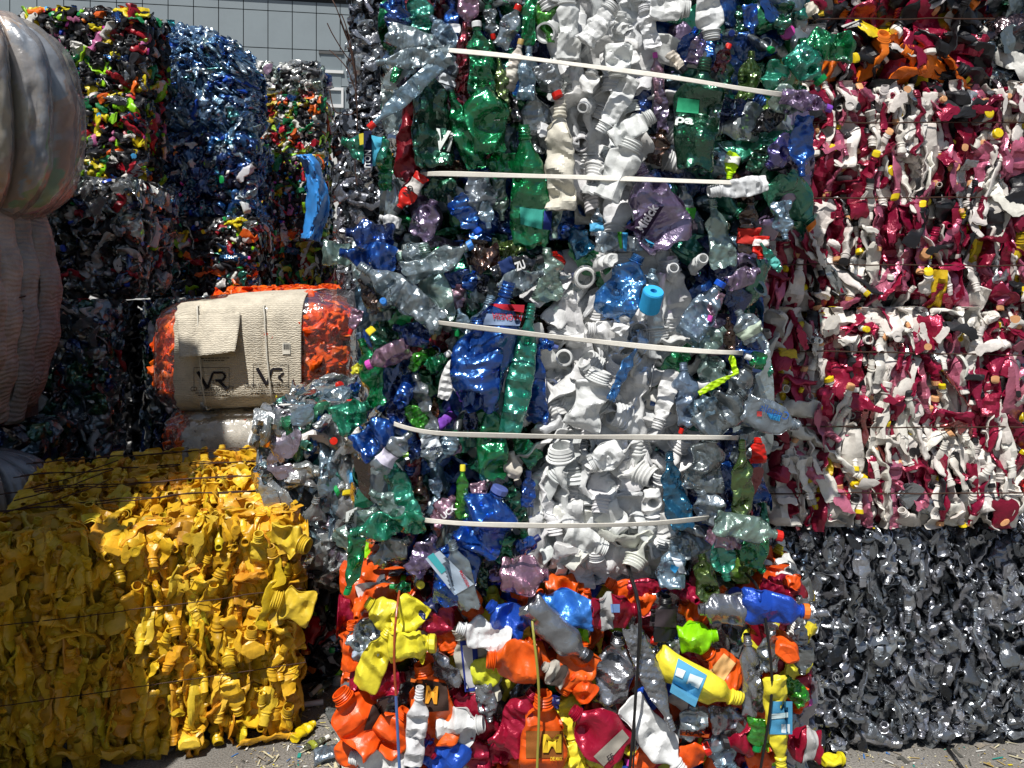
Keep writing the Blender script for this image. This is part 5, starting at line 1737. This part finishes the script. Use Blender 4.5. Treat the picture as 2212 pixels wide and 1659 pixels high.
# torn wires on the yellow bale's top
def yellow_wires():
    rg = np.random.default_rng(19)
    yaw = R(18.5); ea = np.array([math.cos(yaw), math.sin(yaw), 0]); ec = np.array([-math.sin(yaw), math.cos(yaw), 0])
    org = np.array([-1.115, 2.64, .715]) - ea * .475
    par = [o for o in bpy.data.objects if o.get('label', '').startswith('waist-high')][0]
    for k, c in enumerate((.32, .55, .8, 1.03)):
        for q in range(2):
            pts = [org + ec * (c + .02 * q) + ea * (-.02 + .02 * q), org + ec * (c + .015 * q + .02) + ea * .3, org + ec * (c + .02) + ea * .6, org + ec * c + ea * .96, org + ec * c + ea * .97 - np.array([0, 0, .1])]
            obj("wire", build_mesh("wire", [tube_piece(polyline(pts, .04, .006, rg), .0022, 'rusty wire', (.1, .05, .03), 5)]), par)
    for k in range(3):
        a = org + ec * (.3 + .15 * k) + ea * .05
        pts = [a, a + ea * .15 + np.array([0, 0, .03]), a + ea * .3 + ec * .05 + np.array([0, 0, .07])]
        obj("wire", build_mesh("wire", [tube_piece(polyline(pts, .03, .004, rg), .0022, 'rusty wire', (.1, .05, .03), 5)]), par)
yellow_wires()

# ------------------------------------------------------------------ litter on the ground
def gpt(u, v):
    d = FPX * EYE / (v - HOR)
    p = at(u, v, d); p[2] = 0
    return p
def litter():
    rg = np.random.default_rng(33)
    def lay(name, label, cat, u, v, L, W, col, mat, ang, cap=None, sty='pet', lab=None):
        p = gpt(u, v)
        ax = np.array([math.cos(ang), math.sin(ang), 0])
        M = frame(ax, 0)
        parts = bottle(rg, L, W, sty, 0, cap=lin(cap) if cap else None, fold=False, flat=.6, crumple=.6, label=bool(lab))
        zmin = min((V @ M.T)[:, 2].min() for _, V, _ in parts[:1])
        root = None
        for nm, V, Q in parts:
            Wd = V @ M.T + p - np.array([0, 0, zmin])
            if nm == 'body':
                root = obj(name, build_mesh(name, [(Wd, Q, mat, lin(col))]))
                tag(root, label, cat)
            else:
                obj(nm, build_mesh(nm, [(Wd, Q, 'cap', lin(cap if nm == 'cap' else lab))]), root)
    lay("spray_bottle", "small clear bottle with olive label and white nozzle lying beside the yellow bale", "bottle", 683, 1612, .085, .032, 'a8b090', 'clear', .8, 'e8e8e0', lab='8c9430')
    lay("plastic_bottle", "flattened milky clear bottle on the ground in the gap beside the yellow bale", "bottle", 722, 1560, .12, .05, 'b8c0c0', 'clear', 2.2)
    lay("plastic_bottle", "pale crushed bottle at the bottom edge between the yellow bale and the centre stack", "bottle", 716, 1640, .10, .06, '9cb0c4', 'clear', .3)
    lay("plastic_bottle", "grey-green bottle stub at the foot of the dark mixed bale", "bottle", 700, 1490, .13, .05, '8ca098', 'clear', 1.2)
    lay("yellow_funnel", "bright yellow plastic piece on the ground at the foot of the silver-grey bale", "plastic piece", 1800, 1657, .07, .05, 'e0d428', 'opaque', .2, sty='tub')
    lay("plastic_bottle", "yellow bottle fallen beside the lower right corner of the yellow bale", "bottle", 655, 1590, .10, .05, 'dcc018', 'opaque', 1.1, sty='hdpe')
    # white tube pieces
    a, b = gpt(655, 1530), gpt(698, 1524)
    for z in (a, b): z[2] = .012
    o = obj("plastic_tube", build_mesh("plastic_tube", [tube_piece([a, (a + b) / 2, b], .009, 'cap', lin('d8dadc'), 14)])); tag(o, "thin white plastic tube on the ground at the corner of the yellow bale", "tube")
    a, b = gpt(672, 1520), gpt(692, 1500)
    for z in (a, b): z[2] = .03
    o = obj("plastic_tube", build_mesh("plastic_tube", [tube_piece([a, (a + b) / 2, b], .008, 'cap', lin('c8ccc8'), 14)])); tag(o, "shorter white tube leaning behind the thin one at the yellow bale's corner", "tube")
    pts = [gpt(u, v) + np.array([0, 0, .004]) for u, v in ((700, 1532), (715, 1540), (728, 1548), (742, 1556))]
    o = obj("twine", build_mesh("twine", [tube_piece(polyline(pts, .01, .002, rg), .0025, 'paper', lin('a89058'), 6)])); tag(o, "short straw-coloured twine on the concrete beside the yellow bale", "twine")
    pts = [gpt(u, v) + np.array([0, 0, .006]) for u, v in ((2025, 1560), (2033, 1590), (2050, 1625), (2075, 1659), (2090, 1690))]
    o = obj("rubber_cord", build_mesh("rubber_cord", [tube_piece(polyline(pts, .01, .001, rg), .006, 'cap', lin('202022'), 8)])); tag(o, "black cord lying on the concrete in front of the silver-grey bale", "cord")
    # crumbs, chips and straw: nobody could count them
    pcs = []
    cols = [lin(c) for c in ('c8c0a0', 'e0e0dc', '3a70b0', 'b09858', 'd8c428', '50504c', '8c8478', '2a8c80')]
    for k in range(4200):
        if k < 2300:
            p = np.array([rg.uniform(-.85, -.3), rg.uniform(2.35, 3.2), .001])
        else:
            p = np.array([rg.uniform(.7, 2.0), rg.uniform(2.35, 2.8), .001])
        s = abs(rg.normal(0, .004)) + .0015; a = rg.uniform(0, 6.3); l = s * rg.choice([1, 1, 1, 4])
        if rg.random() < .05: s *= 3.5; l = s * 1.3
        dx = np.array([math.cos(a), math.sin(a), rg.uniform(-.1, .3)]) * l; dy = np.array([-math.sin(a), math.cos(a), rg.uniform(-.2, .2)]) * s * .6
        V = np.array([p, p + dx, p + dx + dy * rg.uniform(.4, 1.4), p + dy]); V[:, 2] = np.clip(V[:, 2], .0015, None) + rg.uniform(0, .002)
        pcs.append((V, np.array([[0, 1, 2, 3]]), 'paper', cols[rg.choice(8, p=[.3, .12, .03, .15, .03, .17, .18, .02])]))
    o = obj("litter_crumbs", build_mesh("litter_crumbs", pcs, 0)); o["kind"] = "stuff"
    tag(o, "crumbs, chips and bits of straw scattered on the concrete between the bales", "litter")
litter()
